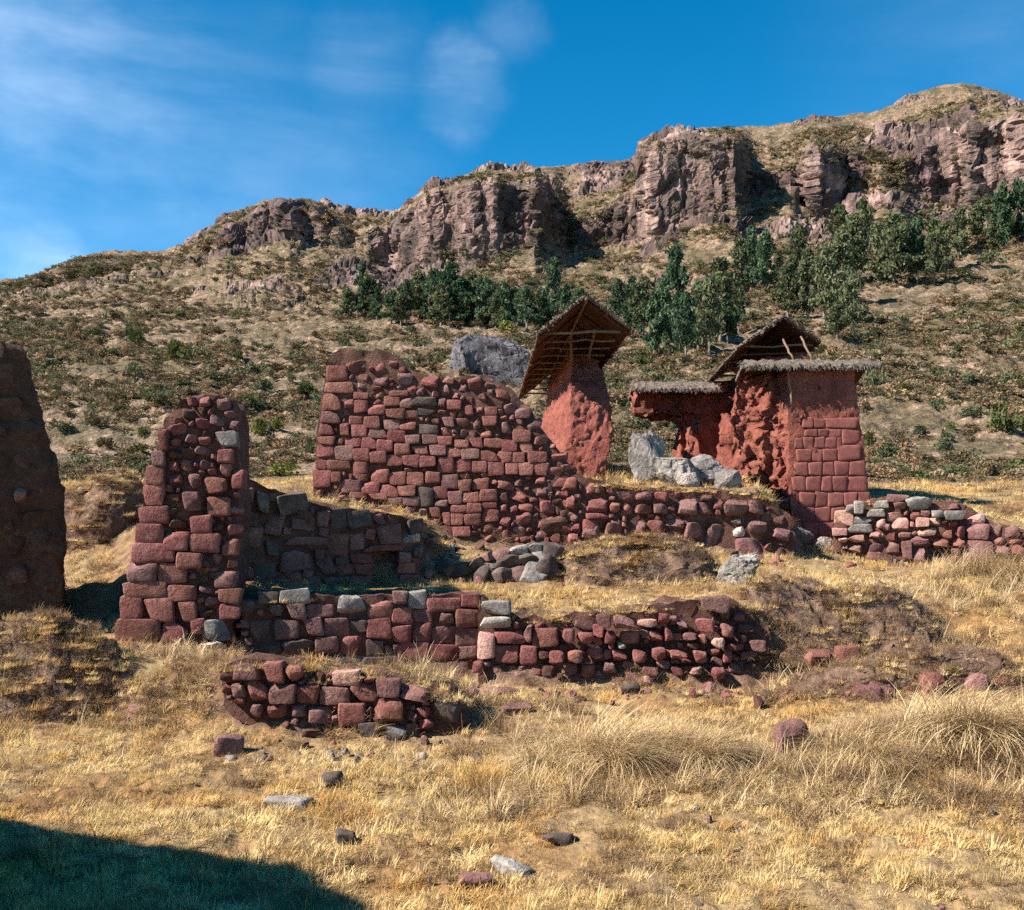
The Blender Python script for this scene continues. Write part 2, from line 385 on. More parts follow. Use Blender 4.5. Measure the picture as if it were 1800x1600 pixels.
# ------------------------------------------------------------------ ground: breaklines from front to back, (px, distance, height)
ROWS = [
 [(-3000, -8, -1.9), (4000, -8, -1.9)],
 [(-3000, 4.2, -1.9), (4000, 4.2, -1.9)],
 [(-3000, 5.8, -1.9), (800, 5.8, -1.92), (1100, 5.7, -1.88), (1700, 5.6, -1.85), (4000, 5.6, -1.8)],
 [(-3000, 7.0, -1.9), (500, 6.9, -1.93), (800, 7.0, -1.92), (950, 7.0, -1.84), (1050, 7.0, -1.72), (1230, 7.0, -1.74), (1340, 7.0, -1.85), (1500, 7.0, -1.68), (1700, 7.0, -1.60), (2000, 7, -1.55), (4000, 7, -1.5)],
 [(-3000, 9, -1.9), (0, 9.0, -1.92), (190, 8.9, -1.9), (260, 8.5, -1.88), (380, 8.26, -1.86), (440, 8.26, -1.88), (650, 8.24, -1.93), (830, 8.3, -1.9), (1000, 9.0, -1.86), (1330, 9.1, -1.82), (1500, 9.0, -1.78), (1800, 8.9, -1.72), (4000, 8.9, -1.6)],
 [(-3000, 9.4, -1.4), (0, 9.3, -1.38), (190, 9.3, -1.38), (300, 9.5, -1.42), (380, 9.0, -1.40), (440, 8.66, -1.36), (650, 8.6, -1.38), (770, 8.7, -1.48), (840, 9.0, -1.8), (1000, 9.7, -1.86), (1330, 9.55, -1.80), (1500, 9.5, -1.62), (1620, 9.5, -1.55), (1740, 9.5, -1.52), (1800, 9.6, -1.55), (4000, 9.6, -1.4)],
 [(-3000, 10.4, -1.45), (0, 10.4, -1.42), (210, 10.3, -1.45), (350, 10.3, -1.5), (420, 10.5, -1.55), (440, 10.68, -1.74), (480, 10.72, -1.78), (838, 11.12, -1.93), (858, 10.55, -1.88), (1330, 10.36, -1.9), (1420, 10.4, -1.8), (1500, 10.5, -1.74), (1620, 10.5, -1.6), (1800, 10.5, -1.4), (4000, 10.5, -1.2)],
 [(-3000, 11.5, -1.45), (0, 11.4, -1.43), (210, 11.5, -1.45), (415, 11.5, -1.45), (430, 11.15, -0.97), (838, 11.62, -0.94), (858, 11.1, -1.05), (1000, 11.05, -1.12), (1330, 10.95, -1.0), (1420, 11.2, -1.16), (1600, 11.4, -1.12), (1800, 11.4, -1.05), (4000, 11.4, -0.9)],
 [(-3000, 13, -1.4), (0, 12.7, -1.4), (200, 12.5, -1.4), (420, 11.7, -1.2), (440, 11.8, -.97), (740, 12.95, -.97), (1000, 13, -1.0), (1330, 13, -.93), (1500, 13.5, -.9), (1800, 13.3, -.93), (4000, 13.3, -.8)],
 [(-3000, 13.6, -1.2), (0, 13.6, -1.1), (200, 13.4, -.9), (420, 12.5, -0.3), (440, 12.55, .28), (720, 13.7, -.06), (760, 13.7, -.5), (800, 13.8, -.68), (980, 13.7, -.8), (1330, 13.8, -.8), (1500, 14.6, -.85), (1800, 14.4, -.80), (4000, 14.4, -.6)],
 [(-3000, 15.5, -.5), (0, 15.5, -.3), (200, 15.5, -.05), (450, 15.2, .12), (560, 15.35, .13), (700, 15.35, .0), (760, 15.36, -.22), (800, 15.36, -.42), (860, 15.36, -.54), (1000, 15.3, -.64), (1390, 15.25, -.70), (1470, 16.5, -.72), (1500, 16.42, -.78), (1600, 16.15, -.88), (1700, 15.9, -.9), (1800, 15.66, -.92), (4000, 15, -.6)],
 [(-3000, 16.2, -.2), (0, 16.2, -.02), (200, 16.2, 0), (450, 15.9, .15), (560, 15.9, .2), (720, 15.9, .2), (860, 15.9, .3), (1000, 15.9, .45), (1330, 15.9, .38), (1385, 16.2, -.2), (1420, 17.2, -.70), (1470, 17.4, -.65), (1540, 17.2, -.25), (1600, 17.0, -.0), (1700, 16.8, .0), (1800, 16.5, -.25), (4000, 16.3, .1)],
 [(-3000, 19, .2), (450, 19, .3), (720, 19, .5), (1000, 19, .75), (1200, 19, .68), (1340, 19, .3), (1400, 19, -.5), (1500, 19, -.5), (1600, 19, .1), (1800, 19, .2), (4000, 19, .3)],
 [(-3000, 24, .5), (450, 24, .7), (1000, 24, 1.15), (1300, 24, .9), (1500, 24, .5), (1800, 24, .6), (4000, 24, .7)],
 [(-3000, 31, .54), (0, 31, .68), (450, 31, .81), (900, 31, 1.17), (1350, 31, .9), (4000, 31, .9)],
]
RA = [np.array(r, float) for r in ROWS]
def gh_base(x, y):
    x = np.asarray(x, float); y = np.asarray(y, float)
    px = HX + F * x / np.maximum(y, 6.0)
    z = np.full(x.shape, -1.9)
    dp = np.interp(px, RA[0][:, 0], RA[0][:, 1]); zp = np.interp(px, RA[0][:, 0], RA[0][:, 2])
    for r in RA[1:]:
        dk = np.interp(px, r[:, 0], r[:, 1]); zk = np.interp(px, r[:, 0], r[:, 2])
        t = np.clip((y - dp) / np.maximum(dk - dp, 1e-3), 0, 1)
        t = t * t * (3 - 2 * t) * 0.6 + t * 0.4
        z = np.where(y >= dp, zp + (zk - zp) * t, z)
        dp, zp = dk, zk
    return z
def gh(x, y):
    x = np.asarray(x, float); y = np.asarray(y, float)
    z = gh_base(x, y)
    q = np.stack([x, y, np.zeros_like(x)], -1)
    fade = np.clip((31.5 - y) / 3, 0, 1)
    z = z + fade * (0.07 * fbm(q * 0.9, 3, 1) + 0.05 * fbm(q * 3.1, 3, 4) + 0.018 * fbm(q * 11, 2, 9))
    return z
def gz(x, y): return float(gh(np.array([x]), np.array([y]))[0])

def build_ground():
    dd = np.concatenate([np.linspace(-8, 3.4, 12), 3.6 * (31.0 / 3.6) ** np.linspace(0, 1, 520)])
    pxs = np.concatenate([np.linspace(-2200, -180, 70), np.linspace(-160, 1960, 460), np.linspace(1990, 3900, 70)])
    D, PX = np.meshgrid(dd, pxs, indexing='ij')
    X = (PX - HX) / F * np.maximum(D, 6.0)
    Z = gh(X, D)
    v = np.stack([X, D, Z], -1).reshape(-1, 3)
    steep = np.zeros(len(v))
    j = vnoise(v, 2.4, 3, 20) * 0.05
    keep = np.clip((30.0 - v[:, 1]) / 2, 0, 1)[:, None]
    v = v + j * keep
    me = mesh_from('ground', v, grid_faces(len(pxs), len(dd)))
    o = obj('ground', me, M['ground']); o['kind'] = 'structure'
build_ground()

# ------------------------------------------------------------------ hillside
RIDGE = np.array([(-1400, 640), (-800, 590), (-300, 540), (-60, 500), (0, 492), (40, 492), (100, 472), (150, 450), (200, 443), (290, 441), (340, 425), (380, 400), (410, 375), (470, 352),
                  (540, 350), (575, 366), (640, 372), (700, 378), (735, 348), (790, 318), (850, 300), (1000, 291), (1060, 286), (1118, 284), (1130, 254), (1180, 236), (1240, 226), (1330, 223),
                  (1450, 206), (1540, 196), (1590, 170), (1640, 152), (1690, 145), (1750, 158), (1800, 180), (1900, 225), (2200, 280), (3400, 420)], float)
CLIFF = np.array([(-1400, 655, 650), (0, 520, 512), (120, 500, 470), (200, 480, 470), (300, 470, 462), (400, 440, 405), (480, 415, 370), (560, 430, 372), (620, 440, 410), (690, 480, 400), (720, 484, 372), (760, 476, 340), (850, 462, 318), (940, 440, 330), (960, 430, 380), (1010, 445, 395),
                  (1100, 432, 352), (1122, 430, 345), (1134, 425, 262), (1200, 396, 244), (1290, 372, 250), (1318, 345, 300), (1390, 330, 300), (1425, 384, 262), (1470, 380, 268), (1500, 330, 262), (1570, 330, 290),
                  (1690, 380, 240), (1760, 385, 210), (1800, 350, 212), (2000, 420, 300), (3400, 520, 470)], float)
HP = np.array([-1400, 0, 450, 900, 1350, 1800, 3400], float)
HD = {45: (800, 792, 785, 768, 765, 770, 775), 60: (735, 715, 712, 698, 690, 690, 700), 80: (680, 655, 652, 638, 628, 618, 640), 100: (665, 610, 605, 592, 572, 556, 590), 140: (660, 556, 548, 532, 502, 468, 550)}
def build_hill():
    pxs = np.concatenate([np.linspace(-1400, -140, 50), np.linspace(-120, 1930, 640), np.linspace(1960, 3400, 50)])
    knots = []
    g31 = gh_base(px_x(pxs, 31.0), np.full_like(pxs, 31.0))
    knots.append((np.full_like(pxs, 31.0), g31))
    for d, pys in HD.items():
        knots.append((np.full_like(pxs, float(d)), py_z(np.interp(pxs, HP, pys), d)))
    cb = np.interp(pxs, CLIFF[:, 0], CLIFF[:, 1]); ct = np.interp(pxs, CLIFF[:, 0], CLIFF[:, 2]); rg = np.interp(pxs, RIDGE[:, 0], RIDGE[:, 1])
    wob = 5 * perlin(np.stack([pxs / 90, pxs * 0, pxs * 0], -1)) + 4 * perlin(np.stack([pxs / 35, pxs * 0 + 5, pxs * 0], -1))
    # faces of the cliffs step back and forth like buttresses, so the low sun catches their left flanks
    bay = np.interp(pxs, [600, 690, 750, 770, 940, 965, 1100, 1128, 1150, 1290, 1320, 1400, 1430, 1480, 1690, 1710, 1800, 1900], [4, 4, -5, -9, -13, 4, 6, 3, -9, -14, 3, 4, -5, 3, 2, -6, -9, -9])
    dcb = 178 + wob + bay
    dct = dcb + 4 + 0.03 * np.maximum(0, 60 - (cb - ct))
    dr = 228 + wob
    knots.append((dcb, py_z(cb, dcb)))
    knots.append((dct, np.maximum(py_z(ct, dct), py_z(cb, dcb) + .5)))
    knots.append((dr, py_z(rg, dr)))
    zr = knots[-1][1]
    knots.append((dr + 12, zr - 2)); knots.append((dr + 60, zr - 14)); knots.append((dr + 300, zr * 0.3))
    ns = [44, 36, 36, 30, 44, 50, 76, 64, 6, 4, 3]
    rows = []; kind = []
    for k in range(len(knots) - 1):
        (d0, z0), (d1, z1) = knots[k], knots[k + 1]
        for t in np.linspace(0, 1, ns[k], endpoint=False):
            rows.append((d0 + (d1 - d0) * t, z0 + (z1 - z0) * t)); kind.append(k + t)
    rows.append(knots[-1]); kind.append(len(knots) - 1)
    D = np.array([r[0] for r in rows]); Z = np.array([r[1] for r in rows]); K = np.repeat(np.array(kind)[:, None], len(pxs), 1)
    X = (pxs[None, :] - HX) / F * D
    v = np.stack([X, D, Z], -1)
    def normals(v):
        a = np.gradient(v, axis=1); b = np.gradient(v, axis=0)
        n = np.cross(a, b); return n / np.maximum(np.linalg.norm(n, axis=-1), 1e-9)[..., None]
    cl_h = np.clip((cb - ct - 14) / 60, 0, 1)[None, :]
    cliff = np.clip(1 - np.abs(K - 6.5) / 0.75, 0, 1) ** 0.6 * cl_h
    q = v.reshape(-1, 3)
    patch = fbm(q * np.array((0.045, 0.045, 0.07)), 4, 3).reshape(K.shape)
    high = np.clip((K - 4.6) / 1.2, 0, 1) * np.clip((9 - K), 0, 1)
    outcrop = np.clip((patch - 0.0) * 5, 0, 1) * high * (0.5 + 0.5 * np.clip((pxs[None, :] - 100) / 400, 0, 1))
    low = np.clip((patch - 0.3) * 5, 0, 1) * np.clip((K - 1), 0, 1) * 0.5
    hump = np.clip(1 - np.abs(pxs[None, :] - 480) / 130, 0, 1) ** .5 * np.clip(1 - np.abs(K - 7.0) / 1.0, 0, 1)
    left = np.clip(1 - np.abs(pxs[None, :] - 130) / 90, 0, 1) * np.clip(1 - np.abs(K - 6.6) / 1.0, 0, 1)
    outcrop = outcrop * np.clip((8.15 - K) / 0.3, 0, 1)
    rock = np.clip(np.maximum.reduce([cliff, outcrop, low, hump * 0.8, left * .7]), 0, 1)
    n = normals(v)
    big = fbm(q * np.array((0.11, 0.11, 0.06)), 5, 5, gain=0.55, ridged=True).reshape(K.shape)
    w1 = worley(q * np.array((0.24, 0.24, 0.06)) + 0.5 * vnoise(q, 0.15, 2, 6), 2); w2 = worley(q * np.array((0.55, 0.55, 0.22)), 4); w4 = worley(q * np.array((1.1, 1.1, 0.8)), 14)
    strat = (q[:, 2] + 2.2 * fbm(q * 0.06, 2, 15)) / 3.4; strat = (strat - np.floor(strat)).reshape(K.shape)
    blocks = (w1[2].reshape(K.shape) - .5) * 2.0 + (w2[2].reshape(K.shape) - .5) * 1.1 + (w4[2].reshape(K.shape) - .5) * 0.4 + (strat - 0.5) * 1.3 - 0.9 * np.exp(-((w1[1] - w1[0]).reshape(K.shape) / 0.08) ** 2)
    lumps = fbm(q * np.array((0.2, 0.42, 0.42)), 4, 8).reshape(K.shape)
    fine = fbm(q * 1.1, 3, 12).reshape(K.shape)
    w3 = worley(q * np.array((0.45, 0.9, 1.3)), 9)[0].reshape(K.shape)
    grow = np.clip((v[..., 1] - 31) / 20, 0, 1)
    disp = rock * (big * 1.8 + blocks * 0.85) + (1 - rock) * grow * (lumps * (0.35 + 0.004 * v[..., 1]) + (0.45 - w3) * 1.05) + grow * fine * 0.25
    tail = np.clip(10.4 - K, 0, 1) * (1 - 0.6 * np.clip(1 - np.abs(K - 8.1) / 0.4, 0, 1))
    v = v + n * (disp * tail)[..., None]
    me = mesh_from('hillside', v.reshape(-1, 3), grid_faces(len(pxs), len(rows)))
    a = me.attributes.new('rock', 'FLOAT', 'POINT'); a.data.foreach_set('value', rock.astype(np.float32).ravel())
    varn = np.clip((fbm(q * np.array((0.05, 0.05, 0.08)), 3, 17).reshape(K.shape) + 0.16) * 4, 0, 1)
    varn = varn * (1 - np.clip(1 - np.abs(pxs[None, :] - 810) / 100, 0, 1) * np.clip(7.0 - K, 0, 1))
    varn = np.maximum(varn, np.clip(np.maximum(hump, left) * 1.3, 0, 1))
    b = me.attributes.new('varnish', 'FLOAT', 'POINT'); b.data.foreach_set('value', varn.astype(np.float32).ravel())
    fr = (rock[:-1, :-1] + rock[1:, 1:]).ravel() / 2
    me.polygons.foreach_set('use_smooth', fr < 0.3)
    o = obj('hillside', me, M['hill']); o['kind'] = 'structure'
    return v, pxs, rock, K
HV, HPX, HROCK, HK = build_hill()
HPY = HY - F * HV[..., 2] / HV[..., 1]
def hill_at(px, py):
    """Where the line of sight through a photo pixel first meets the hillside."""
    c = int(np.argmin(np.abs(HPX - px)))
    col = HPY[:, c]
    hit = np.nonzero(col <= py)[0]
    r = int(hit[0]) if len(hit) else len(col) - 8
    return Vector(HV[r, c])

# ------------------------------------------------------------------ stones and walls
def cube_grid(g):
    n = len(g); vs, fs, key = [], [], {}
    def vid(p):
        k = tuple(round(c, 5) for c in p)
        if k not in key: key[k] = len(vs); vs.append(p)
        return key[k]
    for ax in range(3):
        for sgn in (-1, 1):
            for i in range(n - 1):
                for j in range(n - 1):
                    q = []
                    for (a, b) in ((i, j), (i + 1, j), (i + 1, j + 1), (i, j + 1)):
                        p = [0, 0, 0]; p[ax] = sgn; p[(ax + 1) % 3] = g[a]; p[(ax + 2) % 3] = g[b]; q.append(vid(tuple(p)))
                    fs.append(q if sgn > 0 else q[::-1])
    return np.array(vs, float), np.array(fs)
CV, CF = cube_grid((-1, -0.7, 0.7, 1))
CV5, CF5 = cube_grid((-1, -0.8, -0.45, 0, 0.45, 0.8, 1))
CV9, CF9 = cube_grid(tuple(np.linspace(-1, 1, 15)))
CVB, CFB = cube_grid(tuple(np.linspace(-1, 1, 29)))
def stone_shape(V, k, amp, seed, freq=0.9, amp2=0.0, facet=0):
    r = np.random.default_rng(seed)
    p = V / (np.sum(np.abs(V) ** k, axis=1) ** (1 / k))[:, None]
    t = r.uniform(-0.12, 0.12, 3)
    p = p * (1 + np.stack([t[0] * p[:, 2], t[1] * p[:, 2], t[2] * p[:, 0]], -1))
    off = r.uniform(0, 90, 3)
    p = p + vnoise(p + off, freq, 2, seed % 50) * amp
    if amp2: p = p + vnoise(p + off, freq * 3.2, 3, seed % 40) * amp2
    for _ in range(facet):
        nn = r.normal(size=3); nn /= np.linalg.norm(nn); lim = r.uniform(0.55, 0.9)
        ex = np.maximum(p @ nn - lim, 0); p = p - ex[:, None] * nn * 0.85
    return p
STONES = {}
def variants(kind, n, V, Fc, **kw):
    for m in list(M):
        pass
    STONES[kind] = [stone_shape(V, seed=100 * len(STONES) + i, **kw) for i in range(n)]
STONES_F = {}
for kind, n, V, Fc, kw in (('block', 14, CV5, CF5, dict(k=11, amp=0.09, amp2=0.05, facet=1)), ('round', 12, CV5, CF5, dict(k=5, amp=0.2, amp2=0.08, facet=4)), ('ashlar', 8, CV5, CF5, dict(k=14, amp=0.05, amp2=0.015)),
                           ('rough', 12, CV5, CF5, dict(k=4.5, amp=0.26, amp2=0.10, facet=6)), ('slab', 6, CV5, CF5, dict(k=7, amp=0.16, amp2=0.08, facet=5)),
                           ('boulder', 5, CV9, CF9, dict(k=3.2, amp=0.30, amp2=0.10, facet=7))):
    STONES[kind] = [stone_shape(V, seed=100 * len(STONES) + i, **kw) for i in range(n)]
    STONES_F[kind] = Fc
_mesh_cache = {}
def stone_mesh(kind, idx, matname):
    key = (kind, idx % len(STONES[kind]), matname)
    if key not in _mesh_cache:
        me = mesh_from('stone_' + kind, STONES[kind][key[1]], STONES_F[kind], smooth=True)
        if kind in ('rough', 'slab', 'boulder', 'block', 'round'): me.set_sharp_from_angle(angle=math.radians(28))
        me.materials.append(M[matname])
        _mesh_cache[key] = me
    return _mesh_cache[key]
def put_stone(parent, name, center, size, rotz, kind, matname, tilt=0.0, roll=0.0, seed=None):
    i = random.randrange(99) if seed is None else seed
    o = bpy.data.objects.new(name, stone_mesh(kind, i, matname)); COL.objects.link(o)
    base = parent.location if parent is not None else Vector((0, 0, 0))
    o.location = Vector(center) - base
    o.rotation_euler = (roll, tilt, rotz)
    o.scale = (size[0] / 2, size[1] / 2, size[2] / 2)
    if parent is not None: o.parent = parent
    return o
def resample(poly, n):
    p = np.array(poly, float)
    seg = np.r_[0, np.cumsum(np.linalg.norm(np.diff(p, axis=0), axis=1))]
    t = np.linspace(0, seg[-1], n)
    return np.stack([np.interp(t, seg, p[:, k]) for k in range(p.shape[1])], -1)

class Wall:
    """A masonry wall standing on a straight front line; stones are set on its face, the core is mud and rubble behind them."""
    def __init__(self, name, A, B, thick, label, cat='wall', group=None):
        self.A = np.array(A, float); self.B = np.array(B, float); self.L = np.linalg.norm(self.B - self.A)
        self.t = (self.B - self.A) / self.L; self.n = np.array((self.t[1], -self.t[0]))   # n points to the viewer's side
        self.thick = thick
        self.ang = math.atan2(self.t[1], self.t[0])
        mid = (self.A + self.B) / 2
        self.o = thing(name, (mid[0], mid[1], gz(*mid)), label, cat, group); self.o['kind'] = 'thing'
        self.placed = []
    def sz(self, px, py):
        u = (px - HX) / F
        # A + t*s = (u*d, d)
        det = self.t[0] - u * self.t[1]
        s = (u * self.A[1] - self.A[0]) / det
        d = self.A[1] + self.t[1] * s
        return s, (HY - py) / F * d, d
    def w(self, s, z, out=0.0):
        p = self.A + self.t * s + self.n * out
        return np.array((p[0], p[1], z))
    def core(self, bottom, left, top, right, mat='mud', res=0.07, amp=0.07, scale=2.6, holes=(), bulge=0.0, name='core', rough_top=0.0, seed=0, out=0.0, back_lean=0.0):
        conv = lambda pl: np.array([self.sz(*p)[:2] for p in pl])
        Bp, Lp, Tp, Rp = (conv(k) for k in (bottom, left, top, right))
        span = max(np.ptp(Bp[:, 0]), np.ptp(Tp[:, 0])); hgt = max(np.ptp(Lp[:, 1]), np.ptp(Rp[:, 1]), 0.3)
        nu, nv, nt = max(6, int(span / res)), max(6, int(hgt / res)), max(3, int(self.thick / (res * 1.3)))
        B_, T_, L_, R_ = resample(Bp, nu), resample(Tp, nu), resample(Lp, nv), resample(Rp, nv)
        # skew keeps u monotone in s
        u = np.linspace(0, 1, nu)[None, :, None]; v = np.linspace(0, 1, nv)[:, None, None]
        C = (1 - v) * B_[None] + v * T_[None] + (1 - u) * L_[:, None] + u * R_[:, None] - ((1 - u) * (1 - v) * B_[0] + u * (1 - v) * B_[-1] + (1 - u) * v * T_[0] + u * v * T_[-1])
        S, Z = C[..., 0], C[..., 1]
        dep = np.full_like(S, out)
        if bulge: dep += bulge * fbm(np.stack([S * 0.8, Z * 0.8, S * 0 + seed], -1), 2, 3)
        for (x0, y0, x1, y1, dd) in holes:
            s0, z1, _ = self.sz(x0, y0); s1, z0, _ = self.sz(x1, y1)
            dep = np.where((S > s0) & (S < s1) & (Z > z0) & (Z < z1), -dd, dep)
        def world(S, Z, O):
            p = self.A[None, None] + self.t * S[..., None] + self.n * O[..., None]
            return np.concatenate([p, Z[..., None]], -1)
        front = world(S, Z, dep)
        backo = np.full_like(S, -self.thick) - back_lean * (Z - Z.min())
        back = world(S, Z, backo)
        verts = [front.reshape(-1, 3), back.reshape(-1, 3)]; faces = [grid_faces(nu, nv), grid_faces(nu, nv, nu * nv, True)]
        off = 2 * nu * nv
        k = np.linspace(0, 1, nt)[None, :, None]
        def strip(a, b, flip):
            nonlocal off
            g = a[:, None] * (1 - k) + b[:, None] * k
            verts.append(g.reshape(-1, 3)); faces.append(grid_faces(nt, a.shape[0], off, flip)); off += g.shape[0] * nt
            return g
        strip(front[-1], back[-1], True)
        strip(front[:, 0], back[:, 0], False)
        strip(front[:, -1], back[:, -1], True)
        vv = np.concatenate(verts)
        dn = vnoise(vv, scale, 4, seed) * amp + vnoise(vv, scale * 4.5, 2, seed + 7) * amp * 0.45
        if rough_top:
            zt = np.interp(((vv[:, :2] - self.A) @ self.t), Tp[np.argsort(Tp[:, 0]), 0], Tp[np.argsort(Tp[:, 0]), 1])
            near = np.clip(1 - (zt - vv[:, 2]) / 0.5, 0, 1)
            dn[:, 2] += near * rough_top * fbm(vv * 5, 3, 21)
            dn[:, :2] += (near * rough_top * 0.6)[:, None] * vnoise(vv, 6, 2, 33)[:, :2]
        vv = vv + dn
        base = np.array(self.o.location)
        me = mesh_from(name, vv - base, np.concatenate(faces))
        return obj(name, me, M[mat], self.o)
    def box(self, x0, y0, x1, y1, kind='block', mat='red', prot=0.05, grow=1.03, name='stone', depth=None, tilt=None):
        s0, zt, d = self.sz(x0, (y0 + y1) / 2); s1, _, d1 = self.sz(x1, (y0 + y1) / 2)
        sm, zt, dm = self.sz((x0 + x1) / 2, y0); _, zb, _ = self.sz((x0 + x1) / 2, y1)
        w, h = abs(s1 - s0) * grow, (zt - zb) * grow
        dep = depth or min(0.5, max(0.16, 0.9 * min(w, h)))
        pr = prot * random.uniform(0.5, 1.4)
        c = self.w(sm, (zt + zb) / 2, pr - dep / 2)
        self.placed.append((sm, (zt + zb) / 2, w, h))
        return put_stone(self.o, name, c, (w, dep, h), self.ang + random.uniform(-0.03, 0.03), kind, mat, tilt=random.uniform(-0.035, 0.035) if tilt is None else tilt, roll=random.uniform(-0.06, 0.06))
    def traced(self, ox, oy, sc, boxes, kind='block', mats=('red',), prot=0.05, grow=1.08):
        for b in boxes:
            m = b[4] if len(b) > 4 else random.choice(mats)
            k = b[5] if len(b) > 5 else kind
            self.box(ox + b[0] / sc, oy + b[1] / sc, ox + b[2] / sc, oy + b[3] / sc, k, m, prot, grow)
    def fill(self, poly, n, size, mats, kind='rough', prot=0.05, aspect=1.25, gap=0.92, avoid=(), name='stone'):
        """Pack further stones of falling size into the free part of a face polygon given in photo pixels."""
        pp = np.array([self.sz(*p)[:2] for p in poly]); av = []
        for (x0, y0, x1, y1) in avoid:
            a, b = self.sz(x0, y1), self.sz(x1, y0); av.append((a[0], a[1], b[0], b[1]))
        def inside(s, z):
            c = False; j = len(pp) - 1
            for i in range(len(pp)):
                if (pp[i, 1] > z) != (pp[j, 1] > z) and s < (pp[j, 0] - pp[i, 0]) * (z - pp[i, 1]) / (pp[j, 1] - pp[i, 1]) + pp[i, 0]: c = not c
                j = i
            return c
        lo, hi = pp.min(0), pp.max(0); made = 0; tries = 0
        while made < n and tries < n * 60:
            tries += 1
            f = tries / (n * 60)
            h = size[1] + (size[0] - size[1]) * (1 - f) ** 1.6
            h *= random.uniform(0.85, 1.15); w = h * random.uniform(0.8, 1.75) * aspect / 1.25
            s = random.uniform(lo[0], hi[0]); z = random.uniform(lo[1], hi[1])
            if not inside(s, z): continue
            if any(a[0] < s < a[2] and a[1] < z < a[3] for a in av): continue
            if any(abs(s - q[0]) < (w + q[2]) / 2 * gap and abs(z - q[1]) < (h + q[3]) / 2 * gap for q in self.placed): continue
            dep = max(0.12, min(w, h)); c = self.w(s, z, prot * random.uniform(0.4, 1.5) - dep / 2)
            self.placed.append((s, z, w, h))
            put_stone(self.o, name, c, (w, dep, h), self.ang + random.uniform(-0.2, 0.2), kind, random.choice(mats), tilt=random.uniform(-0.25, 0.25), roll=random.uniform(-0.15, 0.15))
            made += 1
def plane_pts(pa, da, pb, db): return (px_x(pa, da), da), (px_x(pb, db), db)

# --- tall stone pillar on the left
W = Wall('stone_pillar', *plane_pts(200, 10.6, 440, 10.75), 0.95, 'tall tapering pillar of red blocks with crumbling mud top, left of the long walls', 'pillar')
W.core([(214, 1148), (300, 1150), (408, 1150)], [(214, 1148), (232, 990), (262, 830), (288, 740), (318, 700)], [(318, 700), (345, 690), (390, 695), (406, 706)], [(408, 1150), (412, 1000), (416, 830), (414, 760), (406, 706)], amp=0.06, rough_top=0.06, seed=2, out=-0.05)
W.traced(0, 550, 2.462, [(505, 1325, 695, 1420), (705, 1340, 808, 1428), (525, 1230, 616, 1325), (620, 1240, 750, 1338), (770, 1250, 850, 1338), (540, 1165, 718, 1235), (725, 1180, 848, 1245), (553, 1085, 680, 1162), (687, 1085, 805, 1170),
  (575, 1000, 755, 1080), (770, 1040, 875, 1105), (590, 915, 705, 1000), (712, 950, 818, 1030), (825, 958, 950, 1035), (605, 840, 730, 912), (830, 880, 918, 955), (628, 745, 712, 835), (795, 775, 880, 860, 'mauve', 'round'), (900, 800, 995, 880),
  (635, 660, 712, 745), (815, 700, 870, 760, 'mauve', 'round'), (885, 715, 980, 800, 'red', 'round'), (660, 600, 715, 662), (690, 510, 730, 595), (930, 515, 1025, 580, 'grey'), (945, 650, 1000, 710, 'red', 'round'), (1005, 680, 1060, 760),
  (930, 1120, 1020, 1190), (950, 1195, 1045, 1260), (870, 1325, 1000, 1420, 'grey', 'rough'), (870, 1425, 975, 1510, 'pale', 'rough'), (830, 1325, 885, 1390), (500, 1422, 605, 1455), (612, 1425, 720, 1458), (945, 592, 1010, 648), (960, 980, 1030, 1050), (955, 1265, 1040, 1325),
  (800, 1440, 865, 1490, 'mauve', 'rough'), (735, 1435, 800, 1475, 'mauve', 'rough')], mats=('red', 'red', 'red', 'mauve'), prot=0.05, grow=1.06)
W.fill([(250, 1090), (300, 760), (330, 705), (410, 705), (422, 1100)], 60, (0.13, 0.06), ('red', 'mud', 'mauve'), prot=0.015, gap=0.9)

# --- shaded ruin at the left edge of the picture
W = Wall('ruined_wall', (-7.6, 10.9), (-5.25, 12.1), 1.5, 'crumbling dark brown earth and stone wall at the left edge, in shadow')
W.core([(-330, 1150), (0, 1140), (118, 1120)], [(-330, 1150), (-330, 600)], [(-330, 600), (-120, 590), (0, 602), (42, 610)], [(118, 1120), (112, 985), (108, 880), (96, 800), (74, 740), (62, 680), (42, 610)], mat='shadedadobe', amp=0.14, scale=1.8, rough_top=0.12, seed=9, back_lean=-0.2)
W.fill([(-60, 1100), (-60, 640), (35, 640), (60, 760), (90, 900), (98, 1100)], 40, (0.34, 0.12), ('mud', 'shadedadobe'), prot=0.04)  # stones take dark materials too, painting in the wall's shadow
W.box(24, 855, 46, 885, 'rough', 'mauve', 0.1)
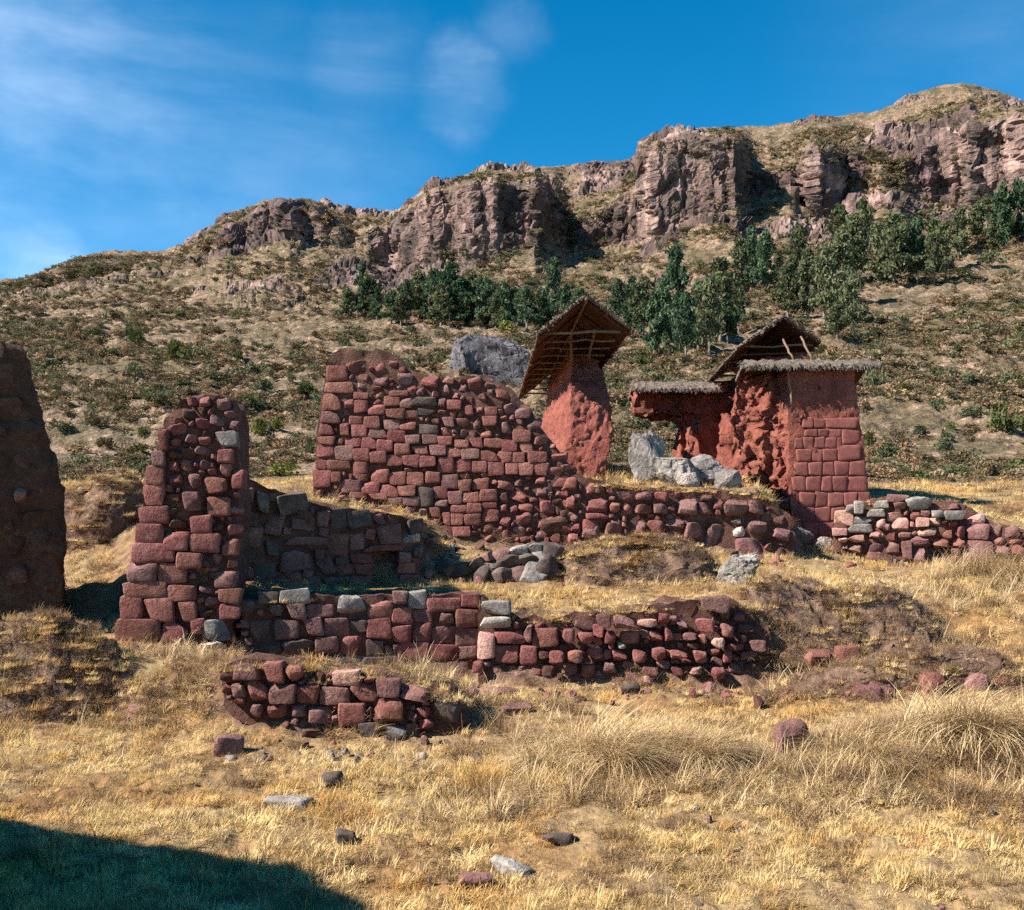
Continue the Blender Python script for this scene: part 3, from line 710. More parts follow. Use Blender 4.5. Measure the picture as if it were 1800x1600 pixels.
# --- ruined wall outside the frame on the left, whose shadow lies over the near grass
o_w = Wall('tall_ruined_wall', (-6.0, 6.6), (-6.0, -3.5), 0.8, 'tall broken earth wall standing left of the viewer, throwing its shadow on the near grass')
def shadow_wall():
    ys = np.linspace(6.6, -3.5, 80)
    top = np.interp(ys, [-3.5, 2.2, 2.97, 3.64, 4.27, 5.18, 5.7, 6.6], [2.9, 2.92, 2.82, 2.42, 1.68, 0.6, -0.14, -1.3]) + 0.10 * fbm(np.stack([ys * 1.5, ys * 0, ys * 0], -1), 3)
    nz, th = 24, np.linspace(0, 1, 8)
    rings = []
    for y, t in zip(ys, top):
        b = -2.1
        zz = np.linspace(b, t, nz)
        ring = [(-6.0, y, z) for z in zz] + [(-6.0 - 0.8 * k, y, t) for k in th[1:-1]] + [(-6.8, y, z) for z in zz[::-1]]
        rings.append(ring)
    v = np.array(rings); n = v.shape[1]
    v = v.reshape(-1, 3); v = v + vnoise(v, 1.8, 4, 3) * 0.12
    me = mesh_from('core', v - np.array(o_w.o.location), grid_faces(n, len(ys)))
    obj('core', me, M['shadedadobe'], o_w.o)
shadow_wall()

# --- recessed wall with a niche, between pillar and long wall
W = Wall('niche_wall', *plane_pts(425, 11.9, 745, 13.1), 1.0, 'dark recessed wall with a square niche, right of the tall pillar')
NI = (650, 966, 700, 1042)
W.core([(415, 1045), (600, 1045), (742, 1045)], [(415, 1045), (415, 835)], [(415, 835), (450, 848), (500, 868), (560, 885), (640, 900), (742, 912)], [(742, 1045), (738, 980), (742, 912)], amp=0.06, holes=[(*NI, 0.85)], rough_top=0.08, res=0.05, seed=4)
W.traced(420, 830, 5.0, [(1100, 640, 1420, 695, 'red', 'slab'), (1395, 800, 1540, 890), (1400, 905, 1575, 1000), (1430, 540, 1590, 640, 'pale', 'rough'), (420, 565, 770, 640, 'mauve', 'slab'), (1400, 705, 1500, 790), (980, 720, 1165, 800), (860, 810, 1010, 900), (1020, 810, 1165, 905), (760, 920, 950, 1010), (960, 915, 1160, 1010)], mats=('red', 'mauve'))
W.fill([(432, 1035), (432, 862), (520, 885), (640, 910), (735, 925), (730, 1035)], 75, (0.26, 0.1), ('red', 'mauve', 'dark'), kind='block', avoid=[(632, 945, 720, 1050)])

# --- retaining wall of fitted blocks (left part set back) and rounder stones (right part, proud)
W = Wall('retaining_wall', *plane_pts(425, 10.82, 848, 11.3), 0.45, 'shaded low terrace wall of squared red blocks below the niche wall')
W.core([(425, 1180), (640, 1188), (848, 1200)], [(425, 1180), (425, 1055)], [(425, 1055), (500, 1045), (620, 1048), (740, 1046), (848, 1046)], [(848, 1200), (848, 1046)], amp=0.05, rough_top=0.05, seed=5)
W.traced(400, 980, 3.0, [(165, 180, 265, 240, 'dark'), (280, 168, 430, 240, 'grey'), (310, 245, 410, 325, 'mauve'), (425, 250, 555, 315), (570, 205, 725, 315, 'grey', 'round'), (740, 230, 865, 320), (875, 180, 945, 240), (955, 180, 1050, 265, 'grey'),
  (1060, 215, 1225, 280), (1235, 195, 1325, 262), (870, 265, 970, 345), (985, 275, 1080, 340, 'mauve', 'round'), (1110, 295, 1190, 360, 'mauve', 'round'), (1205, 275, 1320, 365), (255, 330, 375, 425, 'mauve'), (395, 320, 500, 410), (510, 320, 635, 415),
  (650, 330, 735, 390, 'dark', 'round'), (740, 325, 860, 425), (870, 360, 965, 450), (975, 345, 1070, 440), (1080, 365, 1200, 450), (1205, 370, 1325, 465), (465, 420, 580, 500, 'mauve'), (595, 415, 720, 510, 'red', 'round'), (735, 435, 820, 515, 'dark'),
  (895, 450, 1055, 535), (1060, 460, 1210, 535), (1220, 470, 1310, 530), (915, 545, 1040, 610, 'mauve'), (1050, 555, 1150, 610), (1160, 545, 1270, 610), (470, 520, 550, 570, 'dark'), (205, 245, 290, 310, 'dark', 'round'), (120, 330, 240, 420, 'dark', 'round'),
  (150, 420, 280, 500, 'dark', 'rough'), (300, 432, 450, 510, 'dark', 'rough'), (560, 520, 700, 580, 'dark'), (720, 525, 880, 590, 'dark')], mats=('red', 'red', 'mauve'))
W.fill([(430, 1170), (430, 1060), (835, 1055), (835, 1185)], 40, (0.14, 0.07), ('red', 'mauve', 'dark'), kind='round', gap=0.88)
W = Wall('terrace_wall', *plane_pts(840, 10.7, 1362, 10.5), 0.5, 'sunlit low terrace wall of rounded red stones in the middle of the slope')
W.core([(838, 1205), (1000, 1200), (1200, 1215), (1365, 1190)], [(838, 1205), (840, 1060)], [(840, 1060), (875, 1075), (920, 1095), (990, 1085), (1080, 1075), (1180, 1062), (1290, 1058), (1350, 1098)], [(1365, 1190), (1350, 1098)], amp=0.07, rough_top=0.09, seed=6, out=-0.05)
W.traced(400, 980, 3.0, [(1345, 230, 1490, 300, 'grey', 'slab'), (1335, 315, 1490, 370, 'pale', 'slab'), (1325, 400, 1410, 525, 'pink'), (1415, 380, 1560, 458, 'red', 'rough'), (1562, 350, 1612, 450, 'mauve', 'rough'), (1615, 375, 1740, 465), (1410, 462, 1530, 550), (1545, 467, 1630, 560), (1295, 545, 1350, 600, 'red', 'round')], mats=('red',), prot=0.09)
W.traced(800, 900, 3.0, [(495, 725, 575, 805), (595, 715, 670, 795), (695, 710, 780, 775), (830, 725, 910, 790), (935, 715, 1015, 790), (1030, 710, 1110, 785), (785, 625, 845, 690), (870, 625, 975, 690), (1025, 625, 1095, 690), (1105, 610, 1150, 685),
  (1195, 635, 1270, 685), (1340, 655, 1410, 715, 'pink'), (835, 540, 950, 615), (960, 560, 1060, 610, 'pink'), (1060, 530, 1125, 590), (1265, 555, 1355, 625), (1395, 580, 1465, 650), (1295, 445, 1440, 525, 'mauve', 'block'), (1130, 720, 1220, 770), (1250, 725, 1330, 790),
  (1405, 720, 1455, 790), (985, 805, 1065, 860), (1135, 810, 1200, 865), (1235, 810, 1300, 850, 'pink'), (1340, 810, 1415, 880), (775, 790, 850, 860), (665, 800, 745, 870), (640, 630, 730, 690), (560, 610, 630, 690), (745, 530, 820, 600), (855, 680, 905, 718, 'pale'),
  (985, 855, 1060, 905, 'pink', 'rough'), (1550, 670, 1630, 730, 'mauve'), (1420, 690, 1520, 725)], kind='round', mats=('red', 'red', 'mauve'), prot=0.16, grow=1.0)
W.fill([(850, 1190), (855, 1100), (1000, 1100), (1300, 1075), (1340, 1170), (1200, 1200)], 60, (0.13, 0.06), ('red', 'mauve', 'mud'), kind='round', prot=0.05, gap=0.9)

# --- low wall in front
W = Wall('low_front_wall', *plane_pts(372, 8.32, 835, 8.3), 0.45, 'low broken wall of squared stones nearest the viewer, with a grassy brow')
W.core([(385, 1245), (470, 1295), (620, 1318), (760, 1310), (828, 1275)], [(385, 1245), (385, 1172)], [(385, 1172), (430, 1160), (510, 1165), (560, 1196), (610, 1182), (690, 1190), (750, 1206), (800, 1228)], [(828, 1275), (800, 1228)], amp=0.06, rough_top=0.05, seed=8, out=-0.04)
W.traced(400, 980, 3.0, [(195, 552, 300, 650), (45, 562, 165, 640, 'mauve'), (310, 572, 400, 650, 'red', 'round'), (120, 655, 215, 770, 'red', 'round'), (230, 665, 360, 765, 'mauve'), (370, 675, 480, 765), (495, 682, 640, 770, 'mauve'), (655, 665, 785, 765, 'red', 'round'),
  (560, 602, 690, 675, 'pink', 'block'), (795, 640, 910, 730), (920, 670, 1060, 760, 'mauve', 'rough'), (215, 775, 310, 850, 'red', 'rough'), (345, 767, 415, 840, 'mauve', 'rough'), (430, 780, 550, 880, 'mauve', 'rough'), (590, 767, 725, 880), (765, 750, 935, 880, 'red', 'rough'),
  (690, 872, 800, 990, 'dark'), (830, 890, 940, 960, 'grey', 'slab'), (1000, 790, 1075, 850, 'red', 'rough'), (1085, 755, 1255, 870, 'dark', 'rough'), (30, 665, 100, 740, 'mauve', 'round'), (120, 775, 180, 840, 'mauve', 'round'), (550, 890, 660, 980, 'mauve', 'rough'), (390, 890, 500, 955, 'mud', 'rough')], mats=('red', 'mauve'), prot=0.07)
W.fill([(395, 1225), (400, 1180), (520, 1180), (700, 1200), (800, 1250), (740, 1300), (520, 1280)], 45, (0.1, 0.045), ('mauve', 'mud', 'red'), prot=0.03, gap=0.88)

# --- the long tall wall in the middle
W = Wall('long_stone_wall', *plane_pts(549, 15.5, 1010, 15.4), 0.8, 'long tall wall of coursed red stones with a crumbling sloping top, centre of the ruin')
W.core([(549, 885), (700, 905), (850, 950), (1000, 980)], [(549, 885), (556, 780), (567, 680), (578, 622)], [(578, 622), (600, 612), (680, 615), (735, 650), (760, 660), (850, 652), (885, 670), (925, 700), (958, 752), (1000, 806)], [(1000, 980), (1000, 818)], amp=0.05, rough_top=0.09, seed=12, bulge=0.03, out=-0.03)
W.traced(520, 580, 3.0, [(285, 857, 372, 890), (380, 862, 482, 897), (490, 887, 560, 922), (562, 882, 650, 930), (245, 792, 345, 855), (350, 802, 440, 865), (448, 817, 540, 880), (543, 822, 630, 875), (640, 832, 725, 928, 'dark'), (728, 827, 800, 890), (735, 897, 800, 932),
  (92, 740, 185, 832), (190, 750, 240, 803), (300, 760, 378, 796), (400, 737, 490, 807), (495, 752, 580, 817), (585, 752, 672, 820), (688, 750, 762, 807), (770, 767, 855, 837), (860, 792, 925, 852), (930, 782, 1017, 842), (805, 852, 876, 917), (880, 857, 967, 910), (972, 842, 1060, 902),
  (103, 690, 165, 736), (167, 687, 286, 736), (305, 697, 378, 756), (750, 672, 832, 752), (840, 682, 926, 747), (932, 692, 1007, 752), (1013, 697, 1097, 767), (1108, 706, 1171, 762), (1175, 702, 1252, 767), (1258, 702, 1332, 767),
  (113, 612, 202, 667), (208, 612, 302, 686), (305, 627, 388, 692), (393, 642, 476, 702), (480, 657, 562, 717), (567, 662, 651, 722), (656, 667, 737, 722), (798, 622, 872, 672), (878, 627, 967, 682), (970, 637, 1062, 692), (1065, 642, 1142, 697), (1145, 647, 1207, 702), (1228, 642, 1322, 700),
  (123, 565, 203, 607), (262, 562, 346, 617), (351, 567, 427, 627), (431, 582, 512, 642), (524, 602, 602, 657), (605, 612, 692, 657), (709, 607, 792, 662), (750, 562, 822, 607), (840, 582, 911, 622), (914, 572, 982, 622), (994, 572, 1087, 622), (1089, 582, 1166, 642), (1173, 597, 1247, 652),
  (128, 497, 197, 552), (237, 497, 282, 557), (297, 502, 377, 562), (384, 517, 476, 572), (484, 532, 577, 592), (580, 557, 652, 602), (670, 552, 746, 602), (1148, 527, 1237, 592), (650, 502, 750, 547, 'dark'), (770, 462, 832, 512), (988, 457, 1057, 507),
  (284, 457, 352, 502), (361, 457, 442, 517), (464, 472, 547, 527), (549, 487, 632, 527), (138, 432, 232, 492), (384, 397, 472, 447), (479, 417, 572, 467), (574, 427, 642, 467), (147, 337, 237, 424), (309, 372, 382, 432), (469, 352, 547, 402), (549, 362, 612, 412),
  (800, 372, 872, 422), (998, 407, 1062, 452), (1158, 412, 1237, 467), (879, 402, 932, 452), (158, 277, 302, 332), (498, 322, 592, 352), (309, 332, 382, 367), (610, 355, 740, 400, 'dark', 'slab'), (630, 410, 740, 455, 'dark', 'slab'), (165, 190, 270, 265), (285, 760, 298, 795),
  (985, 912, 1060, 942), (820, 925, 900, 965), (905, 915, 980, 965), (700, 935, 760, 990), (985, 947, 1070, 1010), (770, 965, 815, 1030), (820, 970, 882, 1030), (830, 1040, 920, 1090), (765, 1035, 825, 1090), (890, 970, 975, 1030)], mats=('red', 'red', 'red', 'red', 'mauve'), prot=0.045, grow=1.06)
W.fill([(556, 870), (585, 640), (690, 640), (740, 668), (850, 668), (905, 700), (952, 760), (998, 816), (998, 960), (860, 945), (720, 905)], 160, (0.19, 0.07), ('red', 'mauve', 'red'), kind='rough', prot=0.03, gap=0.93)

# --- rubble wall continuing to the right
W = Wall('rubble_wall', *plane_pts(975, 15.42, 1395, 15.36), 0.7, 'low wall of irregular red rubble running right from the long wall to the roofed house')
W.core([(950, 975), (1100, 985), (1250, 995), (1395, 990)], [(950, 975), (950, 800)], [(950, 800), (985, 815), (1040, 846), (1100, 856), (1200, 860), (1290, 862), (1345, 872), (1392, 912)], [(1395, 990), (1398, 950), (1392, 912)], amp=0.07, rough_top=0.05, seed=14)
W.traced(520, 580, 3.0, [(1420, 875, 1470, 940, 'red'), (1520, 882, 1640, 958), (1500, 1010, 1590, 1100), (1625, 1000, 1710, 1070), (1655, 905, 1705, 965), (1720, 852, 1800, 900), (1530, 962, 1640, 1000)], kind='rough', mats=('red', 'mauve'), prot=0.1)
W.traced(880, 500, 2.571, [(520, 940, 605, 985), (610, 935, 690, 975, 'mauve'), (695, 940, 765, 985), (610, 985, 680, 1035), (690, 985, 750, 1040), (790, 965, 885, 1040, 'mauve'), (890, 985, 960, 1040), (955, 972, 1000, 1015), (1005, 965, 1110, 1050, 'mauve'), (1115, 975, 1190, 1040, 'mauve'),
  (470, 1065, 545, 1130), (585, 1060, 655, 1130), (665, 1070, 745, 1130), (750, 1060, 830, 1100), (830, 1060, 905, 1145), (920, 1060, 1035, 1185), (1040, 1060, 1090, 1085, 'pale'), (1050, 1090, 1110, 1140, 'pale'), (1060, 1145, 1190, 1230), (370, 1060, 460, 1130), (1115, 1060, 1195, 1130, 'mauve')], kind='rough', mats=('red', 'red', 'mauve'), prot=0.1)
W.fill([(960, 965), (960, 850), (1000, 845), (1050, 860), (1340, 880), (1380, 925), (1385, 975), (1200, 985)], 120, (0.22, 0.08), ('red', 'mauve', 'mud', 'red'), prot=0.07, gap=0.9)

# --- rubble wall with slabs at the right
W = Wall('slab_topped_wall', *plane_pts(1465, 16.6, 1860, 15.6), 0.8, 'low stony wall at the right edge with pale slabs on its left end')
W.core([(1465, 975), (1600, 985), (1700, 1000), (1860, 1005)], [(1465, 975), (1470, 905)], [(1470, 905), (1500, 888), (1560, 875), (1620, 880), (1690, 885), (1760, 925), (1860, 940)], [(1860, 1005), (1860, 940)], amp=0.09, rough_top=0.08, seed=16, holes=[(1632, 960, 1668, 992, 0.35)])
W.traced(1380, 860, 4.286, [(375, 165, 510, 275, 'pink', 'slab'), (455, 120, 522, 178, 'grey', 'slab'), (520, 95, 592, 182, 'pale', 'slab'), (500, 210, 665, 262, 'grey', 'slab'), (480, 262, 648, 325, 'grey', 'slab'), (620, 150, 745, 208, 'pale', 'slab'), (670, 85, 775, 142, 'pale', 'slab'), (740, 40, 930, 100, 'mauve', 'slab'),
  (820, 100, 900, 150, 'mauve'), (920, 60, 1090, 155, 'grey'), (760, 160, 890, 240, 'pink'), (940, 170, 1005, 240, 'red'), (985, 215, 1078, 282, 'pink', 'block'), (690, 225, 760, 290, 'pink'), (800, 222, 930, 320, 'pink'), (730, 262, 795, 312, 'pink'), (1100, 155, 1190, 215, 'grey'), (1200, 165, 1345, 230, 'grey', 'slab'),
  (360, 295, 462, 347, 'pink', 'block'), (400, 365, 467, 402, 'pink'), (470, 342, 610, 400, 'pink'), (630, 320, 712, 362, 'pink'), (1000, 288, 1150, 352, 'pink'), (1180, 305, 1262, 380), (1295, 265, 1347, 357), (1230, 245, 1292, 290), (1370, 265, 1527, 377, 'mauve', 'block'), (1345, 392, 1562, 547, 'mauve', 'block'),
  (1265, 370, 1350, 440), (1250, 447, 1322, 492), (1250, 502, 1322, 552), (945, 352, 1077, 432, 'mauve'), (870, 395, 948, 522, 'mauve', 'block'), (750, 402, 862, 502, 'mauve'), (935, 437, 1052, 562, 'mauve'), (1575, 362, 1655, 412), (1575, 422, 1682, 492), (1690, 372, 1800, 412), (1700, 417, 1785, 502), (1625, 522, 1732, 592), (1080, 572, 1212, 632, 'mauve'), (1120, 372, 1232, 440, 'red'), (620, 472, 752, 532, 'mauve')], kind='rough', mats=('red', 'mauve'), prot=0.14)
W.fill([(1475, 960), (1490, 900), (1680, 890), (1760, 930), (1850, 945), (1850, 1000), (1680, 995)], 80, (0.2, 0.08), ('pink', 'mauve', 'red'), prot=0.08, gap=0.9, avoid=[(1630, 955, 1670, 995)])

# --- half buried wall low on the right
W = Wall('buried_wall', *plane_pts(1480, 9.2, 1775, 9.25), 0.4, 'half buried low wall of mauve stones under grass, lowest on the right')
W.core([(1480, 1250), (1620, 1255), (1775, 1250)], [(1480, 1250), (1480, 1215)], [(1480, 1215), (1560, 1200), (1640, 1198), (1700, 1186), (1775, 1215)], [(1775, 1250), (1775, 1215)], mat='earth', amp=0.09, rough_top=0.08, seed=18)
W.fill([(1490, 1245), (1490, 1215), (1640, 1205), (1700, 1195), (1765, 1215), (1765, 1245)], 34, (0.2, 0.07), ('mauve', 'red', 'mud', 'mauve'), prot=0.05, gap=0.92)

# ------------------------------------------------------------------ roofed adobe walls
def loft(name, secs, parent, mat='adobe', ns=16, nz=40, amp=0.12, scale=1.6, seed=0, crack=0.0):
    """Solid of stacked four-cornered sections (z, FL, FR, BR, BL), eroded by noise."""
    zs = np.array([s[0] for s in secs]); cs = np.array([s[1] for s in secs], float)
    zz = np.linspace(zs[0], zs[-1], nz)
    rings = []
    for z in zz:
        c = np.stack([[np.interp(z, zs, cs[:, k, a]) for a in (0, 1)] for k in range(4)])
        ring = []
        for k in range(4):
            a, b = c[k], c[(k + 1) % 4]
            m = ns if k % 2 == 0 else int(ns * 2)
            for t in np.linspace(0, 1, m, endpoint=False): ring.append((*(a + (b - a) * t), z))
        rings.append(ring)
    v = np.array(rings); n = v.shape[1]
    top = v[-1].mean(0)
    v = v.reshape(-1, 3)
    i = np.arange(nz * n).reshape(nz, n); j = np.roll(i, -1, axis=1)
    f = np.stack([i[:-1], j[:-1], j[1:], i[1:]], -1).reshape(-1, 4)
    capv = np.concatenate([v[-n:] * (1 - t) + top * t for t in (0.5, 0.98)])
    b0 = len(v); i2 = np.concatenate([i[-1], b0 + np.arange(2 * n)]).reshape(3, n); j2 = np.roll(i2, -1, axis=1)
    f = np.concatenate([f, np.stack([i2[:-1], j2[:-1], j2[1:], i2[1:]], -1).reshape(-1, 4)])
    v = np.concatenate([v, capv])
    dn = vnoise(v, scale, 4, seed) * amp + vnoise(v, scale * 4, 3, seed + 5) * amp * 0.6
    if crack:
        r = fbm(v * np.array((2.2, 2.2, 0.9)), 3, seed + 9, ridged=True)
        dn[:, :2] -= (np.clip(r - 0.3, 0, 1) * crack)[:, None] * np.array((-0.4, -1.0))
    v = v + dn
    return obj(name, mesh_from(name, v - np.array(parent.location), f), M[mat], parent)
def slab(name, a, b, c, d, th, parent, mat, nu=60, nv=16, amp=0.025, seed=0, ragged=0.05, under=None):
    """Thatch sheet over the quad a-b (eave), c-d (ridge; c above b), thickness th, eave edge ragged."""
    a, b, c, d = (np.array(p, float) for p in (a, b, c, d))
    u = np.linspace(0, 1, nu)[None, :, None]; v = np.linspace(0, 1, nv)[:, None, None]
    g = (1 - v) * ((1 - u) * a + u * b) + v * ((1 - u) * d + u * c)
    n = np.cross(b - a, d - a); n /= np.linalg.norm(n)
    if n[2] < 0: n = -n
    eave = (a - d); eave /= np.linalg.norm(eave)
    rg = perlin(np.stack([np.linspace(0, nu / 3, nu), np.zeros(nu) + seed, np.zeros(nu)], -1)) * ragged + perlin(np.stack([np.linspace(0, nu / 1.3, nu), np.zeros(nu) + seed, np.zeros(nu)], -1)) * ragged
    g = g + (rg[None, :, None] * np.clip(1 - v * 3, 0, 1)) * eave
    up = g + n * th; lo = g
    q = up.reshape(-1, 3)
    up = up + n * (fbm(q * 9, 3, seed)[..., None] * amp * 2).reshape(nv, nu, 1)
    verts = np.concatenate([up.reshape(-1, 3), lo.reshape(-1, 3)]); N_ = nu * nv
    f = [grid_faces(nu, nv), grid_faces(nu, nv, N_, True)]
    idx = np.arange(N_).reshape(nv, nu)
    for e in (idx[0], idx[-1][::-1], idx[:, 0][::-1], idx[:, -1]):
        f.append(np.stack([e[:-1], e[:-1] + N_, e[1:] + N_, e[1:]], -1))
    me = mesh_from(name, verts - np.array(parent.location), np.concatenate(f), smooth=True)
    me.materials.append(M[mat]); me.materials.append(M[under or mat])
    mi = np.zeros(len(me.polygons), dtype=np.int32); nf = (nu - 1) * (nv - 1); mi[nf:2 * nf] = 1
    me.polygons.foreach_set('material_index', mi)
    return obj(name, me, None, parent)
def fringe(name, a, b, down, n, ln, parent, mat='thatch', spread=0.05, wid=0.012):
    root = parent.parent or parent
    a, b, down = (np.array(p, float) for p in (a, b, down)); vs, fs = [], []
    ax = (b - a) / np.linalg.norm(b - a)
    for k in range(n):
        p = a + (b - a) * random.random() + RNG.normal(0, spread, 3) * np.array((.5, .5, .4)); L_ = ln * random.uniform(0.4, 1.4)
        dv = down + RNG.normal(0, 0.28, 3); dv /= np.linalg.norm(dv); s = ax * wid * random.uniform(.5, 1.3)
        i = len(vs); vs += [p - s, p + s, p + dv * L_ + s * 0.3, p + dv * L_ - s * 0.3]; fs.append((i, i + 1, i + 2, i + 3))
    o = obj(name, mesh_from(name, np.array(vs) - np.array(root.location), fs, False), M[mat], parent); o['kind'] = 'stuff'
    return o
def pole(name, a, b, r, parent, mat='wood', seg=8, wob=0.012):
    a, b = np.array(a, float), np.array(b, float); ax = b - a; L_ = np.linalg.norm(ax); ax /= L_
    e1 = np.cross(ax, (0, 0, 1.0) if abs(ax[2]) < 0.9 else (1.0, 0, 0)); e1 /= np.linalg.norm(e1); e2 = np.cross(ax, e1)
    vs = []; n = 6
    for k in range(n):
        c = a + ax * L_ * k / (n - 1) + RNG.normal(0, wob, 3) * (0 < k < n - 1); rr = r * random.uniform(.85, 1.1)
        for j in range(seg):
            t = 2 * math.pi * j / seg; vs.append(c + e1 * rr * math.cos(t) + e2 * rr * math.sin(t))
    vs += [a, b]; fs = []
    for k in range(n - 1):
        for j in range(seg):
            fs.append((k * seg + j, k * seg + (j + 1) % seg, (k + 1) * seg + (j + 1) % seg, (k + 1) * seg + j))
    for j in range(0, seg, 1):
        fs.append((n * seg, (j + 1) % seg, j, j)); fs.append((n * seg + 1, (n - 1) * seg + j, (n - 1) * seg + (j + 1) % seg, (n - 1) * seg + (j + 1) % seg))
    me = bpy.data.meshes.new(name); me.from_pydata([tuple(v - np.array(parent.location)) for v in vs], [], [tuple(dict.fromkeys(f)) for f in fs]); me.update()
    for p_ in me.polygons: p_.use_smooth = True
    return obj(name, me, M[mat], parent)

# --- tower-like wall end under a gabled thatch roof, centre
G = thing('roofed_adobe_wall', (1.3, 18.5, gz(1.3, 18.5)), 'tall red adobe wall end under a gabled thatch roof, behind the long stone wall', 'building')
loft('adobe_wall', [(0.3, [(.80, 17.4), (1.64, 17.4), (1.4, 24), (.5, 24)]), (0.8, [(.88, 17.5), (1.68, 17.5), (1.4, 24), (.5, 24)]), (1.4, [(1.0, 17.6), (1.80, 17.6), (1.4, 24), (.52, 24)]), (1.9, [(1.04, 17.7), (1.80, 17.75), (1.4, 24), (.6, 23)]),
    (2.3, [(1.08, 18.0), (1.74, 18.1), (1.4, 24), (.75, 22.5)]), (2.6, [(1.12, 18.4), (1.72, 18.6), (1.4, 24), (.8, 22.5)]), (3.15, [(1.12, 19.0), (1.6, 19.2), (1.35, 24), (.85, 23)])], G, amp=0.075, scale=2.4, seed=3, nz=90, ns=30, crack=0.10)
RL0, RL1 = (.46, 16.5, 2.96), (.17, 24.2, 2.78); RR0, RR1 = (1.99, 16.5, 3.04), (1.70, 24.2, 2.86); RG0, RG1 = (1.24, 16.4, 3.57), (0.95, 24.2, 3.42)
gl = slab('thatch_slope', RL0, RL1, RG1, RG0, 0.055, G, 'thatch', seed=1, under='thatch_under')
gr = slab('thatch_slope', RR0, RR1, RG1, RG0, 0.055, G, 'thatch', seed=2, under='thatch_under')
fringe('thatch_fringe', np.add(RL0, (0, 0, .04)), np.add(RL1, (0, 0, .04)), (-.7, 0, -.6), 420, 0.10, gl)
fringe('thatch_fringe', np.add(RR0, (0, 0, .04)), np.add(RR1, (0, 0, .04)), (.7, 0, -.6), 420, 0.10, gr)
fringe('thatch_fringe', np.add(RL0, (0, 0, .05)), np.add(RG0, (0, 0, .05)), (0, -1, -.1), 160, 0.08, gl)
fringe('thatch_fringe', np.add(RR0, (0, 0, .05)), np.add(RG0, (0, 0, .05)), (0, -1, -.1), 160, 0.08, gr)
fringe('thatch_fringe', np.add(RG0, (0, 0, .07)), np.add(RG1, (0, 0, .07)), (0, 0, 1), 220, 0.06, gl)
for k in range(11):
    t = k / 10.5; y = 16.62 + t * 7.4
    lx = .46 + (.17 - .46) * (y - 16.5) / 7.7; rx = 1.99 + (1.70 - 1.99) * (y - 16.5) / 7.7; zz = 3.02 - .18 * (y - 16.5) / 7.7
    pole('tie_beam', (lx + .12, y, zz), (rx - .14, y, zz + .02), 0.022 if k == 0 else 0.02, G)
for s, (e0, e1) in enumerate(((RL0, RL1), (RR0, RR1))):
    for k in range(9):
        t = 0.01 + k / 8.2
        e = np.array(e0) + (np.array(e1) - np.array(e0)) * t; r = np.array(RG0) + (np.array(RG1) - np.array(RG0)) * t
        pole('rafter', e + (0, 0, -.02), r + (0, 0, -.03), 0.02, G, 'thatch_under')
pole('purlin', (1.02, 16.9, 3.12), (1.16, 19.2, 2.75), 0.025, G); pole('purlin', (1.42, 16.9, 3.12), (1.46, 19.2, 2.75), 0.025, G)
pole('ridge_pole', (1.24, 16.3, 3.53), (.95, 24.1, 3.38), 0.03, G)

# --- roofed house on the right
Hs = Wall('roofed_house', *plane_pts(1380, 18.0, 1535, 18.0), 0.95, 'ruined red house front of neatly fitted blocks with thatch-capped walls, on the right', 'building')
H = Hs.o
Hs.core([(1402, 985), (1470, 985), (1536, 980)], [(1402, 985), (1388, 860), (1386, 760), (1384, 655)], [(1384, 655), (1440, 650), (1502, 652)], [(1536, 980), (1530, 880), (1516, 760), (1502, 652)], mat='adobe', amp=0.06, scale=4.0, res=0.05, seed=22, name='adobe_core', out=-0.01)
Hs.traced(880, 500, 2.571, [(1365, 602, 1412, 650), (1415, 607, 1465, 647), (1467, 605, 1612, 650), (1375, 655, 1432, 687), (1435, 655, 1481, 687), (1485, 655, 1538, 690), (1541, 655, 1622, 722), (1328, 695, 1365, 742), (1368, 691, 1415, 742), (1418, 690, 1466, 740), (1469, 692, 1519, 740), (1520, 692, 1540, 740),
  (1338, 745, 1405, 801), (1408, 747, 1453, 801), (1456, 745, 1520, 799), (1522, 727, 1627, 796), (1325, 805, 1389, 864), (1391, 805, 1452, 864), (1454, 805, 1506, 864), (1508, 801, 1573, 864), (1575, 799, 1647, 864), (1318, 868, 1378, 936), (1380, 868, 1448, 934), (1450, 868, 1496, 936), (1498, 868, 1563, 936), (1565, 867, 1656, 936),
  (1352, 940, 1420, 1005), (1422, 938, 1476, 1005), (1478, 940, 1551, 1005), (1553, 940, 1610, 1005), (1612, 940, 1668, 1005), (1360, 1008, 1420, 1071), (1422, 1008, 1491, 1071), (1493, 1008, 1556, 1068), (1558, 1008, 1620, 1070), (1622, 1008, 1676, 1070), (1370, 1074, 1436, 1136), (1438, 1073, 1512, 1133), (1514, 1072, 1590, 1133), (1592, 1073, 1680, 1135), (1370, 1139, 1436, 1190), (1438, 1136, 1506, 1195), (1508, 1136, 1590, 1195), (1592, 1138, 1684, 1195)], kind='ashlar', mats=('ashlar',), prot=0.022, grow=1.035)
